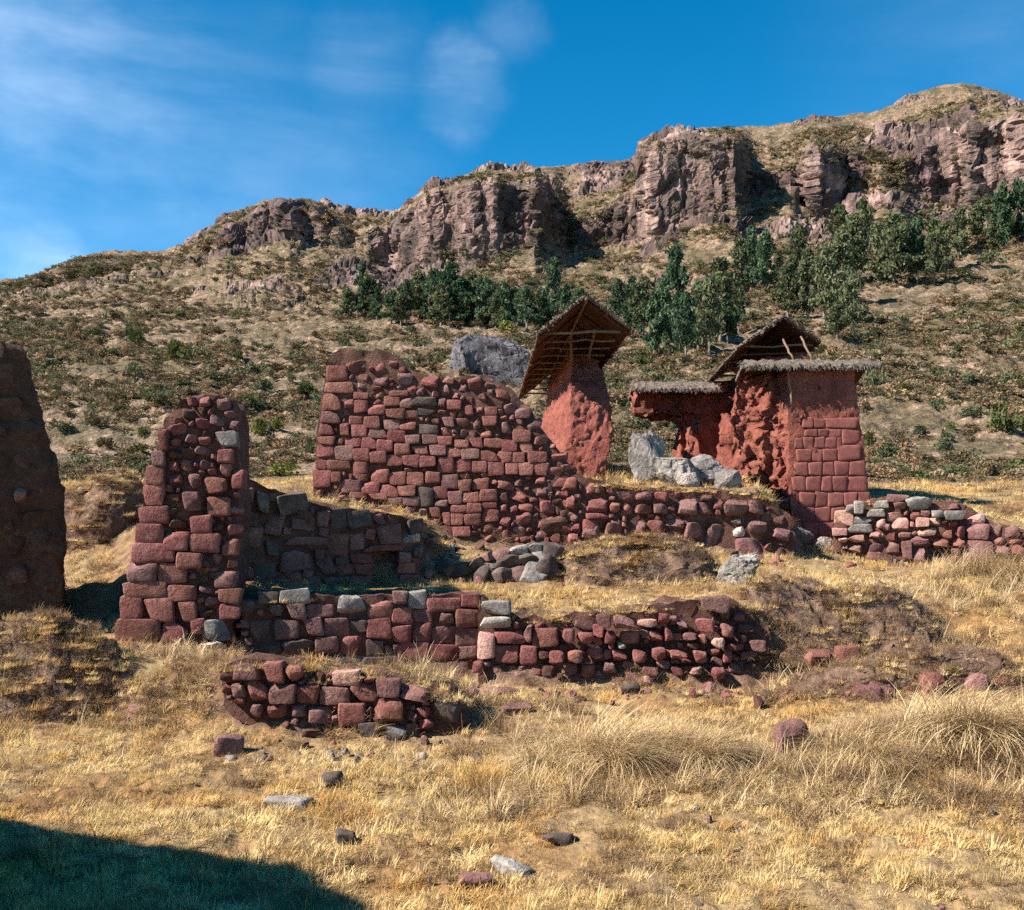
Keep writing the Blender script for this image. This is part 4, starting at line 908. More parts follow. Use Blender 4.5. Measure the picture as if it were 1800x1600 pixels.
loft('broken_wall_end', [(-0.7, [(4.80, 18.75), (5.25, 18.05), (5.5, 18.9), (4.95, 19.4)]), (-0.2, [(4.72, 18.75), (5.15, 18.02), (5.5, 18.9), (4.85, 19.5)]), (0.5, [(4.72, 18.8), (5.12, 18.0), (5.5, 18.9), (4.8, 19.5)]), (1.1, [(4.35, 18.9), (5.15, 17.97), (5.5, 18.9), (4.6, 19.5)]), (1.8, [(4.22, 18.9), (5.3, 17.96), (5.5, 18.9), (4.5, 19.5)]), (2.3, [(4.32, 18.8), (5.6, 17.98), (5.5, 18.9), (4.5, 19.4)]), (2.62, [(4.5, 18.6), (5.7, 18.05), (5.5, 18.8), (4.6, 19.2)])], H, amp=0.2, scale=2.1, seed=31, nz=100, ns=36, crack=0.42)
Hb = Wall('back_wall_line', *plane_pts(1113, 23.0, 1320, 23.0), 0.8, 'x')
bpy.data.objects.remove(Hb.o); Hb.o = H
Hb.core([(1186, 850), (1240, 855), (1330, 880)], [(1186, 850), (1196, 780), (1200, 742), (1180, 730), (1120, 726), (1116, 690)], [(1116, 690), (1200, 688), (1330, 690)], [(1330, 880), (1330, 690)], mat='adobe', amp=0.2, scale=2.4, res=0.06, seed=33, name='back_wall', bulge=0.3)
loft('side_wall', [(0.2, [(4.95, 19.3), (6.0, 19.0), (6.0, 25), (5.0, 25)]), (2.4, [(5.05, 19.4), (5.95, 19.1), (5.9, 25), (5.05, 25)]), (3.1, [(5.15, 19.6), (5.85, 19.4), (5.8, 25), (5.1, 25)])], H, amp=0.14, seed=35)
loft('fallen_wall_stump', [(0.0, [(4.15, 20.3), (5.0, 20.0), (5.2, 21.2), (4.35, 21.3)]), (1.1, [(4.3, 20.5), (4.95, 20.3), (5.1, 21.1), (4.45, 21.2)]), (1.7, [(4.42, 20.7), (4.85, 20.6), (4.95, 21.0), (4.5, 21.05)]), (2.05, [(4.55, 20.8), (4.7, 20.8), (4.75, 20.95), (4.6, 21.0)])], H, amp=0.2, seed=41, nz=34, ns=12)
loft('fallen_wall_stump', [(0.0, [(3.5, 20.9), (4.15, 20.7), (4.3, 21.8), (3.7, 21.8)]), (0.9, [(3.62, 21.1), (4.1, 20.95), (4.2, 21.7), (3.8, 21.7)]), (1.4, [(3.75, 21.2), (4.0, 21.15), (4.1, 21.6), (3.85, 21.6)]), (1.8, [(3.85, 21.35), (3.92, 21.35), (3.95, 21.5), (3.88, 21.5)])], H, amp=0.16, seed=43, nz=34, ns=12)
QL0, QL1 = (4.49, 19.3, 3.24), (4.74, 25.0, 3.02); QR0, QR1 = (6.05, 19.3, 3.30), (6.3, 25, 3.1); QG0, QG1 = (5.29, 19.2, 3.78), (5.52, 25, 3.62)
ql = slab('thatch_slope', QL0, QL1, QG1, QG0, 0.055, H, 'thatch', seed=4, under='thatch_under')
qr = slab('thatch_slope', QR0, QR1, QG1, QG0, 0.055, H, 'thatch', seed=5, under='thatch_under')
fringe('thatch_fringe', np.add(QL0, (0, 0, .04)), np.add(QL1, (0, 0, .04)), (-.7, 0, -.6), 420, 0.12, ql)
fringe('thatch_fringe', np.add(QR0, (0, 0, .04)), np.add(QR1, (0, 0, .04)), (.7, 0, -.6), 320, 0.12, qr)
fringe('thatch_fringe', np.add(QL0, (0, 0, .05)), np.add(QG0, (0, 0, .05)), (0, -1, -.2), 180, 0.09, ql)
fringe('thatch_fringe', np.add(QR0, (0, 0, .05)), np.add(QG0, (0, 0, .05)), (0, -1, -.2), 180, 0.09, qr)
for k in range(7):
    y = 19.45 + k * 0.85
    pole('tie_beam', (4.6 + .04 * k, y, 3.28 - .03 * k), (5.95 + .04 * k, y, 3.3 - .03 * k), 0.022, H)
pole('post', (5.18, 18.8, 3.3), (5.30, 18.5, 2.85), 0.02, H); pole('post', (5.52, 18.8, 3.35), (5.66, 18.5, 2.86), 0.02, H)
pole('post', (5.02, 17.95, 2.6), (5.09, 17.9, 1.95), 0.018, H)
def coping(x0, x1, yf, yr, yb, zf, zr, zb, seed, n):
    cf = slab('thatch_coping', (x0, yf, zf), (x1, yf, zf + .0), (x1, yr, zr), (x0, yr, zr), 0.09, H, 'thatch', nu=70, nv=10, seed=seed, ragged=0.06, amp=0.04, under='thatch_under')
    slab('thatch_coping', (x0, yb, zb), (x1, yb, zb), (x1, yr, zr), (x0, yr, zr), 0.09, H, 'thatch', nu=70, nv=10, seed=seed + 1, ragged=0.06, amp=0.04, under='thatch_under')
    fringe('thatch_fringe', (x0, yf, zf + .05), (x1, yf, zf + .05), (0, -.35, -1), n, 0.055, cf)
    fringe('thatch_fringe', (x0, yf, zf + .05), (x0, yr, zr + .05), (-1, 0, -.5), n // 5, 0.1, cf)
    fringe('thatch_fringe', (x1, yf, zf + .05), (x1, yr, zr + .05), (1, 0, -.5), n // 5, 0.1, cf)
coping(4.34, 6.70, 17.80, 18.45, 19.1, 2.58, 2.76, 2.5, 51, 700)
coping(2.84, 4.75, 22.45, 23.2, 24.0, 2.74, 2.98, 2.7, 55, 600)

# ------------------------------------------------------------------ boulders, heaps and loose stones
def loose(name, px, d, w, h, dep, kind, mat, label, cat='stone', sink=0.2, rz=None, group=None, tilt=0.0, lift=0.0):
    x = px_x(px, d); z = gz(x, d)
    o = put_stone(None, name, (x, d, z + h * (0.5 - sink) + lift), (w, dep, h), random.uniform(-.5, .5) if rz is None else rz, kind, mat, tilt=tilt)
    return tag(o, label, cat, group)
def big(name, px, d, wpx, hpx, mat, label, deep=0.8, sink=0.15, seed=0, rz=0.0, cat='boulder', zbase=None):
    w, h = wpx / F * d, hpx / F * d / (1 - sink); x = px_x(px, d); z = gz(x, d) if zbase is None else zbase
    v = stone_shape(CVB, 4.5, 0.30, 500 + seed, freq=1.1, amp2=0.22, facet=12)
    cr = worley(v * 2.1 + seed * 3.3, seed); rid = fbm(v * 4.0 + seed, 3, seed, ridged=True)
    v = v * (1 + 0.10 * (cr[2] - .5) + 0.05 * rid - 0.07 * np.exp(-((cr[1] - cr[0]) / .06) ** 2))[:, None]
    me = mesh_from(name, v * np.array((w / 2, w * deep / 2, h / 2)), CFB)
    me.set_sharp_from_angle(angle=math.radians(18))
    o = obj(name, me, M[mat], None, (x, d, z + h * (0.5 - sink))); o.rotation_euler = (0, 0, rz)
    return tag(o, label, cat)
p = hill_at(830, 655); big('boulder', 828, p.y, 88, 84, 'boulder', 'rounded grey boulder with dark vertical streaks, left of a pair on the slope', zbase=p.z - .5, seed=1)
p = hill_at(890, 672); big('boulder', 892, p.y, 100, 84, 'boulder', 'blocky grey boulder with pale streaks, right of a pair on the slope', zbase=p.z - .3, seed=2)
big('boulder', 1140, 16.75, 62, 92, 'grey', 'upright pointed pale grey boulder behind the rubble wall', seed=3, deep=0.6)
big('boulder', 1182, 16.6, 70, 62, 'grey', 'low grey boulder right of the pointed one behind the rubble wall', seed=4)
big('boulder', 1240, 16.75, 84, 60, 'grey', 'broad grey boulder below the fallen adobe stumps', seed=5)
big('boulder', 1212, 16.25, 44, 30, 'pale', 'small pale boulder on the grass edge behind the rubble wall', seed=6)
big('boulder', 1280, 16.4, 50, 34, 'grey', 'flat grey boulder at the right end of the boulder group', seed=7)
big('boulder', 1298, 13.0, 84, 52, 'grey', 'light grey boulder lying on the grass before the rubble wall', seed=8, cat='boulder')
big('boulder', 1408, 17.3, 40, 30, 'grey', 'grey rounded stone at the foot of the fitted house front', seed=9, cat='stone')
big('boulder', 1446, 17.3, 34, 24, 'pale', 'pale rounded stone beside the grey one at the house front', seed=10, cat='stone')
fd = lambda py: 1.9 * F / (py - 900)
loose('stone', 508, fd(1405), 0.30, 0.11, 0.2, 'slab', 'grey', 'flat grey stone lying in the left foreground grass', rz=-.25)
loose('stone', 585, fd(1376), 0.16, 0.14, 0.14, 'rough', 'dark', 'small dark stone just behind the flat grey one')
loose('stone', 400, 7.75, 0.22, 0.22, 0.2, 'rough', 'mauve', 'mauve stone at the left foot of the low front wall')
loose('stone', 610, fd(1480), 0.13, 0.11, 0.12, 'round', 'dark', 'small brown stone near the shadow edge in the foreground')
loose('stone', 900, fd(1525), 0.22, 0.10, 0.14, 'slab', 'grey', 'narrow grey stone tilted in the foreground grass', rz=-.5, tilt=.25)
loose('stone', 835, fd(1545), 0.2, 0.08, 0.15, 'slab', 'mauve', 'flat mauve stone, lowest in the picture')
loose('stone', 985, fd(1478), 0.2, 0.09, 0.16, 'rough', 'dark', 'low dark stone in the grass right of the narrow grey one')
loose('stone', 1384, 7.35, 0.25, 0.27, 0.22, 'rough', 'mauve', 'upright purplish stone among the straw tussocks', sink=.1)
loose('stone', 235, 8.75, 0.17, 0.15, 0.15, 'rough', 'mauve', 'small mauve stone below the grassy bank on the left')
loose('stone', 36, 9.5, 0.26, 0.14, 0.2, 'slab', 'grey', 'pale grey stone on top of the left bank')
loose('stone', 905, 9.1, 0.3, 0.12, 0.2, 'rough', 'mauve', 'low mauve stone right of the front wall')
loose('stone', 1107, 10.0, 0.2, 0.13, 0.16, 'rough', 'dark', 'small blackish stone at the foot of the terrace wall')
loose('stone', 870, 9.9, 0.5, 0.12, 0.3, 'rough', 'mauve', 'long mauve stone on the ground before the terrace wall')
loose('stone', 1435, 10.42, 0.26, 0.22, 0.2, 'rough', 'red', 'red block fallen on the earth bank right of the terrace wall', lift=.16)
loose('stone', 1488, 10.42, 0.24, 0.3, 0.2, 'block', 'red', 'upright red block half buried in the right earth bank', lift=.1)
loose('stone', 1590, 11.2, 0.3, 0.14, 0.2, 'slab', 'mauve', 'flat mauve stone on top of the right earth bank')
loose('stone', 1520, 9.2, 0.28, 0.24, 0.2, 'round', 'mauve', 'leftmost mauve stone in the lowest right bank', sink=.42)
loose('stone', 1552, 9.2, 0.24, 0.24, 0.2, 'round', 'mauve', 'second mauve stone from the left in the lowest right bank', sink=.42)
loose('stone', 1636, 9.2, 0.24, 0.26, 0.2, 'round', 'red', 'reddish round stone in the lowest right bank', sink=.42)
loose('stone', 1715, 9.2, 0.2, 0.24, 0.2, 'round', 'mauve', 'rightmost mauve stone in the lowest right bank', sink=.42)
for k, (px, dz, w, h, m) in enumerate([(880, .0, .3, .2, 'dark'), (905, .0, .28, .24, 'mauve'), (935, .0, .34, .3, 'grey'), (962, .0, .3, .3, 'dark'), (925, .26, .26, .2, 'dark'), (895, .22, .26, .22, 'dark'), (948, .28, .32, .22, 'grey'), (870, .2, .24, .2, 'dark'), (915, .44, .28, .18, 'pale'), (882, .42, .3, .18, 'mauve'),
                                          (940, .48, .26, .18, 'grey'), (970, .4, .28, .2, 'dark'), (850, .05, .3, .22, 'dark'), (835, .2, .26, .2, 'dark'), (858, .38, .26, .14, 'mauve'), (810, .1, .26, .2, 'dark'), (785, .15, .3, .2, 'dark')]):
    x = px_x(px, 13.35); z = gz(x, 13.1)
    o = put_stone(None, 'heap_stone', (x, 13.25 + dz * .4, z + dz * .75 + h * .4), (w * 1.15, w, h * 1.15), random.uniform(-1, 1), 'rough', m, tilt=random.uniform(-.4, .4), roll=random.uniform(-.3, .3))
    lv = 'top' if dz > .35 else 'middle' if dz > .12 else 'bottom'; cw = {'dark': 'blackish', 'grey': 'grey', 'pale': 'pale', 'mauve': 'mauve'}[m]
    tag(o, 'angular %s stone in the %s layer of the heap left of the earth mound' % (cw, lv), 'stone', 'stones of the grey heap, %s %s' % (cw, lv))
BANKS = []
def mound(name, px, d, wpx, hpx, dep, label, mat='mud', seed=0, amp=0.12):
    w, h = wpx / F * d, hpx / F * d; x = px_x(px, d); z = gz(x, d)
    n, m = 150, 70
    A_, E_ = np.meshgrid(np.linspace(0, 2 * math.pi, n), np.linspace(0, 1, m))
    # superellipse plan and section, points spread evenly over flanks and crown
    ca, sa = np.cos(A_), np.sin(A_); pl = (np.abs(ca) ** 2.6 + np.abs(sa) ** 2.6) ** (-1 / 2.6)
    th = E_ * math.pi / 2; cr, sr = np.cos(th) ** .75, np.sin(th) ** .8
    prof = 0.88 + 0.10 * np.cos(ca * 1.9 + seed) + 0.08 * np.sin(ca * 5 + seed)
    v = np.stack([ca * pl * cr * w / 2, sa * pl * cr * dep / 2, sr * h * prof - 0.15], -1).reshape(-1, 3)
    off = np.array((5.0 * seed, 0, 0))
    v = v + vnoise(v + off, 1.7, 3, seed) * amp + vnoise(v + off, 6, 4, seed, .65) * amp * 0.75
    rub = worley((v + off) * 7, seed)
    nn = v - np.array((0, 0, -h)); nn /= np.linalg.norm(nn, axis=1)[:, None]
    v = v + nn * (np.clip(0.5 - rub[0], 0, 1) * (rub[2] > .5) * 0.11)[:, None]
    v[0::n] = v[n - 1::n]
    v[:, 2] += gh(v[:, 0] + x, v[:, 1] + d) - z
    BANKS.append((v + np.array((x, d, z)), 240 if 'bank' in name else 200))
    o = obj(name, mesh_from(name, v, grid_faces(n, m)), M[mat], None, (x, d, z))
    return tag(o, label, 'bank' if 'bank' in name else 'mound')
mound('earth_mound', 1112, 13.5, 290, 92, 1.0, 'lumpy earth mound with dry grass on top, before the rubble wall', seed=3, mat='earth', amp=.09)
mound('earth_mound', 170, 15.3, 170, 100, 1.6, 'grassy earth hump in sunlight between the left ruin and the pillar', seed=5, mat='ground', amp=.06)
mound('earth_mound', 285, 8.85, 190, 40, 1.0, 'grassy hump between the left bank and the front wall', seed=7, mat='ground', amp=.05)

mound('earth_bank', 1475, 11.0, 330, 92, 1.2, 'eroded dark earth bank with roots and fallen red blocks, right of the terrace wall', seed=9, mat='earth', amp=.12)
mound('earth_bank', 1570, 9.55, 470, 66, .8, 'long low earth bank with half buried stones, lowest on the right', seed=11, mat='earth', amp=.11)
mound('earth_bank', 85, 9.25, 270, 112, .8, 'dark eroded earth bank at the left edge below the pillar', seed=13, mat='earth', amp=.1)

# ------------------------------------------------------------------ plants
def blades(n, rad, length, width, lean, seed, dirbias=(0, 0), flat=0.0, segs=3, upright=0.0):
    r = np.random.default_rng(seed); vs, fs = [], []
    for k in range(n):
        a = r.uniform(0, 2 * math.pi); rr = rad * math.sqrt(r.random()); b = np.array((rr * math.cos(a), rr * math.sin(a), -0.01))
        az = r.uniform(0, 2 * math.pi) if r.random() < 0.5 else a + r.normal(0, .5)
        dv = np.array((math.cos(az), math.sin(az))) + np.array(dirbias) * r.uniform(.5, 1.3); dv /= np.linalg.norm(dv) + 1e-6
        L_ = length * r.uniform(.45, 1.25); ln = lean * r.uniform(.4, 1.3); side = np.array((-dv[1], dv[0], 0)) * width * r.uniform(.6, 1.3)
        i = len(vs)
        for s in range(segs + 1):
            t = s / segs; th = min(ln * (0.3 + 1.0 * t), 2.1)
            p = b if s == 0 else p + np.array((dv[0] * math.sin(th), dv[1] * math.sin(th), math.cos(th))) * L_ / segs
            wv = side * (1 - 0.85 * t); vs += [p - wv, p + wv]
        for s in range(segs): fs.append((i + 2 * s, i + 2 * s + 1, i + 2 * s + 3, i + 2 * s + 2))
    return np.array(vs), np.array(fs)
SRC = bpy.data.collections.new('tuft_sources')
def source(name, vf, mat):
    me = mesh_from(name, vf[0], vf[1], False); me.materials.append(M[mat])
    o = bpy.data.objects.new(name, me); return o
def scatter(name, pts, rot, scl, idx, sources, label, cat):
    """One 'stuff' object: the given points carry instances of the source plants (geometry nodes)."""
    coll = bpy.data.collections.new(name + '_sources')
    for k, s in enumerate(sources):
        s.name = 'src_%s_%02d' % (name, k); coll.objects.link(s)
    me = bpy.data.meshes.new(name); me.vertices.add(len(pts)); me.vertices.foreach_set('co', np.asarray(pts, np.float32).ravel())
    for nm, ty, dat in (('rot', 'FLOAT_VECTOR', rot), ('scl', 'FLOAT_VECTOR', scl), ('idx', 'INT', idx)):
        a = me.attributes.new(nm, ty, 'POINT')
        a.data.foreach_set('vector' if ty == 'FLOAT_VECTOR' else 'value', np.asarray(dat, np.int32 if ty == 'INT' else np.float32).ravel())
    o = obj(name, me)
    nt = bpy.data.node_groups.new(name + '_nodes', 'GeometryNodeTree')
    nt.interface.new_socket('Geometry', in_out='INPUT', socket_type='NodeSocketGeometry'); nt.interface.new_socket('Geometry', in_out='OUTPUT', socket_type='NodeSocketGeometry')
    N, L = nt.nodes, nt.links
    gi, go, ip, ci = N.new('NodeGroupInput'), N.new('NodeGroupOutput'), N.new('GeometryNodeInstanceOnPoints'), N.new('GeometryNodeCollectionInfo')
    ci.inputs['Collection'].default_value = coll; ci.inputs['Separate Children'].default_value = True; ci.inputs['Reset Children'].default_value = True
    ip.inputs['Pick Instance'].default_value = True
    def attr(nm, ty):
        a = N.new('GeometryNodeInputNamedAttribute'); a.data_type = ty; a.inputs['Name'].default_value = nm; return a.outputs['Attribute']
    e = N.new('FunctionNodeEulerToRotation'); L.new(attr('rot', 'FLOAT_VECTOR'), e.inputs[0])
    L.new(gi.outputs[0], ip.inputs['Points']); L.new(ci.outputs[0], ip.inputs['Instance']); L.new(attr('idx', 'INT'), ip.inputs['Instance Index'])
    L.new(e.outputs[0], ip.inputs['Rotation']); L.new(attr('scl', 'FLOAT_VECTOR'), ip.inputs['Scale']); L.new(ip.outputs[0], go.inputs[0])
    md = o.modifiers.new('scatter', 'NODES'); md.node_group = nt
    return tag(o, label, cat, kind='stuff')

# --- short dry grass over the near ground
def patch(n, rad, length, width, lean, seed, cl=9):
    """A matted patch of grass: several small tufts whose blades splay out of their own centres."""
    r = np.random.default_rng(seed); vs, fs = [], []
    for c in range(cl):
        a = r.uniform(0, 6.28); rr = rad * math.sqrt(r.random()); cx, cy = rr * math.cos(a), rr * math.sin(a)
        b = r.normal(0, .55, 2); sub = blades(n // cl, rad * .22, length * r.uniform(.6, 1.35), width, lean * r.uniform(.75, 1.2), seed * 31 + c, tuple(b))
        fs.append(sub[1] + sum(len(q) for q in vs)); vs.append(sub[0] + np.array((cx, cy, 0)))
    return np.concatenate(vs), np.concatenate(fs)
BROWS = [([(400, 1166, 8.45), (510, 1160, 8.5), (560, 1188, 8.5), (640, 1176, 8.5), (720, 1192, 8.5), (805, 1228, 8.5)], 120, .8), ([(860, 1075, 10.9), (930, 1088, 10.9), (1000, 1078, 10.85), (1100, 1068, 10.8), (1200, 1056, 10.8), (1340, 1062, 10.75)], 90, .7),
         ([(1000, 975, 13.3), (1060, 955, 13.4), (1110, 948, 13.5), (1170, 955, 13.5), (1240, 985, 13.4)], 110, .9), ([(1050, 848, 15.45), (1120, 856, 15.5), (1200, 858, 15.5), (1290, 860, 15.5), (1350, 876, 15.5)], 90, .9), ([(440, 848, 12.3), (520, 872, 12.6), (640, 895, 13.1), (735, 908, 13.4)], 70, .8),
         ([(440, 1050, 11.05), (640, 1046, 11.3), (840, 1046, 11.55)], 60, .7), ([(0, 1160, 9.25), (100, 1158, 9.25), (200, 1160, 9.3)], 60, .8), ([(1510, 880, 16.6), (1640, 885, 16.4), (1760, 925, 16.2), (1850, 940, 16)], 40, .8), ([(110, 905, 15.1), (170, 897, 15.2), (240, 905, 15.2)], 60, 1.0)]
def near_grass():
    n = 7600
    d = 3.5 * (30.0 / 3.5) ** RNG.random(n); px = RNG.uniform(-420, 2220, n); x = (px - HX) / F * d
    z = gh(x, d); e = 0.12
    sx = (gh_base(x + e, d) - gh_base(x - e, d)) / (2 * e); sy = (gh_base(x, d + e) - gh_base(x, d - e)) / (2 * e); sl = np.hypot(sx, sy)
    pat = fbm(np.stack([x * .8, d * .8, x * 0], -1), 4, 30)
    keep = RNG.random(n) < np.clip(1.25 - sl * 0.45 + pat * 1.0, 0.35, 1)
    x, d, z, sl, pat, px, sx, sy = (a[keep] for a in (x, d, z, sl, pat, px, sx, sy))
    bx, by, bz = [], [], []
    for pl, cnt, s_ in BROWS:
        pl = np.array(pl); t = RNG.uniform(0, len(pl) - 1, cnt); k = np.arange(len(pl))
        dd = np.interp(t, k, pl[:, 2]) + RNG.normal(0, .08, cnt); bx.append(px_x(np.interp(t, k, pl[:, 0]), dd)); by.append(dd); bz.append(py_z(np.interp(t, k, pl[:, 1]), dd) - .04)
    nbrow = sum(len(q) for q in bx)
    for vv, cnt in BANKS:
        k = RNG.integers(len(vv) // 10, len(vv), cnt); bx.append(vv[k, 0]); by.append(vv[k, 1]); bz.append(vv[k, 2] - .02)
    bx, by, bz = (np.concatenate(q) for q in (bx, by, bz)); nb = len(bx)
    bsl = np.r_[np.full(nbrow, .1), np.full(nb - nbrow, .75)]
    x = np.r_[x, bx]; d = np.r_[d, by]; z = np.r_[z, bz]; zero = np.zeros(nb); sl = np.r_[sl, bsl]; pat = np.r_[pat, zero + RNG.normal(0, .15, nb)]; sx = np.r_[sx, zero]; sy = np.r_[sy, zero]
    lx_, ld_ = [], []
    for (p0, p1, d0, d1, cnt) in ((930, 1340, 6.2, 7.6, 50), (1380, 1950, 6.0, 7.7, 110), (1330, 1800, 9.2, 12.6, 90), (700, 1000, 6.0, 9.5, 40), (-100, 380, 8.6, 10.2, 50)):
        dd = RNG.uniform(d0, d1, cnt); lx_.append(px_x(RNG.uniform(p0, p1, cnt), dd)); ld_.append(dd)
    lx_, ld_ = np.concatenate(lx_), np.concatenate(ld_); nl = len(lx_)
    x = np.r_[lx_, x]; d = np.r_[ld_, d]; z = np.r_[gh(lx_, ld_), z]; zl = np.zeros(nl); sl = np.r_[zl, sl]; pat = np.r_[zl, pat]; sx = np.r_[zl, sx]; sy = np.r_[zl, sy]
    m = len(x)
    tall = np.clip(0.85 + 0.9 * pat, 0.5, 1.6) * RNG.uniform(.8, 1.25, m)
    s = np.clip(tall, .45, 1.8) * np.interp(d, [4, 10, 30], [0.8, 1.0, 2.0]); s[-nb:] = np.minimum(s[-nb:], .75)
    brown = (RNG.random(m) < np.clip(0.13 + sl * 0.6 + np.clip(-pat - .04, 0, 1) * 1.5, 0, .85))
    orange = (~brown) & (fbm(np.stack([x * 1.3 + 9, d * 1.3, x * 0], -1), 3, 37) + RNG.normal(0, .08, m) > 0.2)
    idx = np.where(brown, RNG.integers(6, 9, m), np.where(orange, RNG.integers(9, 11, m), RNG.integers(0, 6, m)))
    idx[:nl] = RNG.integers(11, 14, nl)
    rot = np.stack([np.arctan(np.clip(sy, -1.2, 1.2)) + RNG.normal(0, .08, m), -np.arctan(np.clip(sx, -1.2, 1.2)) + RNG.normal(0, .08, m), RNG.uniform(0, 6.28, m)], -1)
    # yaw is inside the patch variants, so the slope tilt stays true
    rot[:, 2] = RNG.uniform(-.6, .6, m)
    scl = np.stack([s, s, s * RNG.uniform(.7, 1.25, m)], -1)
    src = [source('t', patch(230, .2, .078, .003, 1.2, 60 + k), 'straw') for k in range(6)] + [source('t', patch(200, .2, .12, .0026, 1.2, 80 + k), 'straw_brown') for k in range(3)] + [source('t', patch(230, .2, .085, .0028, 1.2, 90 + k), 'straw_orange') for k in range(2)] + [source('t', patch(200, .22, .26, .003, 1.3, 110 + k, 6), ('straw_long', 'straw_brown', 'straw_long')[k]) for k in range(3)]
    scatter('dry_grass', np.stack([x, d, z - .005], -1), rot, scl, idx, src, 'short yellow dry grass covering the near slope', 'grass')
near_grass()
def rubble():
    xs, ds, sz = [], [], []
    for (p0, p1, d0, d1, cnt, a, b) in ((720, 1000, 13.0, 15.2, 90, .04, .16), (860, 1360, 9.5, 10.25, 70, .03, .11), (400, 860, 7.5, 8.2, 60, .02, .09), (1000, 1420, 14.2, 15.3, 60, .04, .15), (1330, 1750, 9.0, 10.8, 70, .03, .12), (1460, 1850, 14.8, 16.2, 50, .04, .16), (0, 1800, 4.4, 8.0, 110, .012, .04), (430, 860, 9.6, 11.4, 50, .03, .12), (200, 430, 9.8, 10.5, 30, .03, .12), (450, 760, 13.4, 15.2, 60, .04, .15)):
        dd = RNG.uniform(d0, d1, cnt); xs.append(px_x(RNG.uniform(p0, p1, cnt), dd)); ds.append(dd); sz.append(a + (b - a) * RNG.random(cnt) ** 2.2)
    x, d, sz = np.concatenate(xs), np.concatenate(ds), np.concatenate(sz); m = len(x)
    src = []
    for k, mt in enumerate(('red', 'mauve', 'mud', 'dark', 'grey')):
        src.append(bpy.data.objects.new('t', stone_mesh('rough', k, mt)))
    idx = RNG.choice(5, m, p=(.3, .3, .2, .12, .08)); idx[(d < 8)] = RNG.choice((1, 3, 4), int((d < 8).sum()))
    scatter('fallen_rubble', np.stack([x, d, gh(x, d) + sz * .15], -1), RNG.uniform(-3, 3, (m, 3)), np.stack([sz * .6 * RNG.uniform(.8, 1.5, m), sz * .55, sz * .4], -1), idx, src, 'small red and grey stone fragments strewn below the walls', 'rubble')
rubble()

# --- long straw tussocks
TM = [blades(440, .15, .6, .0032, 1.5, 300 + k, (0.85, -0.65), segs=6) for k in range(3)]
TMM = [mesh_from('tussock', *t, False) for t in TM]
for t in TMM: t.materials.append(M['straw_long'])
TBM = [mesh_from('tussock', *blades(300, .16, .44, .0034, 1.3, 330 + k, (0.5, -0.4), segs=5), False) for k in range(2)]
for t in TBM: t.materials.append(M['straw_brown'])
OR = mesh_from('tussock', *blades(300, .09, .22, .0028, 1.0, 350, segs=5), False); OR.materials.append(M['straw_orange'])
TUS = [(960, 7.1, .8, 0, 0), (1000, 7.3, .95, 1, 0), (1050, 7.1, 1.0, 2, 0), (1085, 6.8, .85, 0, 0), (1120, 7.2, .9, 1, 0), (1180, 7.2, .9, 2, 0), (1230, 7.0, .85, 0, 0), (1260, 7.3, .8, 3, 0), (1300, 7.1, .7, 4, 0), (1150, 6.7, .7, 3, 0),
                            (1440, 7.4, .8, 3, 1), (1480, 7.1, .95, 1, 1), (1530, 6.8, .9, 0, 1), (1560, 7.3, .8, 4, 1), (1620, 7.2, 1.1, 2, 1), (1670, 7.1, 1.15, 1, 1), (1720, 7.0, 1.2, 0, 1), (1770, 6.9, 1.15, 2, 1), (1830, 7.0, 1.1, 1, 1), (1700, 6.6, .9, 3, 1), (1610, 6.6, .8, 4, 1), (1780, 6.5, .8, 3, 1), (1500, 6.5, .6, 4, 1), (1410, 6.9, .6, 3, 1), (1570, 6.45, .6, 3, 1),
                            (1690, 13.6, 1.0, 2, 2), (1730, 13.5, 1.1, 0, 2), (1775, 13.4, 1.1, 1, 2), (1650, 13.3, .8, 2, 2), (1815, 13.2, 1.1, 0, 2), (1745, 12.6, .8, 1, 2),
                            (1400, 10.6, .55, 3, 3), (1370, 10.6, .5, 2, 3), (1540, 11.0, .6, 4, 3), (1610, 11.1, .6, 0, 3), (1680, 10.7, .7, 4, 3), (1590, 10.2, .5, 3, 3), (1440, 10.1, .5, 4, 3), (1500, 10.0, .5, 2, 3), (1570, 9.6, .5, 3, 3), (1660, 9.6, .5, 4, 3), (1730, 9.7, .6, 3, 3), (1320, 10.6, .5, 3, 3)]
ORD = 'first second third fourth fifth sixth seventh eighth ninth tenth eleventh twelfth thirteenth fourteenth fifteenth sixteenth seventeenth eighteenth nineteenth'.split()
seen_t = {}
for (px, d, s, ty, lab) in sorted(TUS, key=lambda t: t[0]):
    nth = ', ' + ORD[seen_t.get(lab, 0)] + ' from the left'; seen_t[lab] = seen_t.get(lab, 0) + 1
    x = px_x(px, d); me = TMM[ty] if ty < 3 else TBM[ty - 3]
    o = obj('straw_tussock', me, None, None, (x, d, gz(x, d) - .02)); sc_ = s * random.uniform(.9, 1.1)
    o.scale = (sc_, sc_, sc_ * (0.72 if lab != 2 else 1.0)); o.rotation_euler = (0, 0, random.uniform(-1.0, .8))
    tag(o, ('long drooping straw tussock in the middle foreground', 'long drooping straw tussock in the right foreground', 'pale tall straw tussock below the wall at the right edge', 'short straw tussock on the earth banks right of the terrace wall')[lab] + nth, 'grass tussock', ('tussocks in the middle foreground', 'tussocks in the right foreground', 'tussocks below the right wall', 'tussocks on the right earth bank')[lab])
x = px_x(850, 6.75); o = obj('straw_tussock', OR, None, None, (x, 6.75, gz(x, 6.75))); o.scale = (1, 1, 1.1)
tag(o, 'round orange grass tuft in the centre foreground', 'grass tussock')

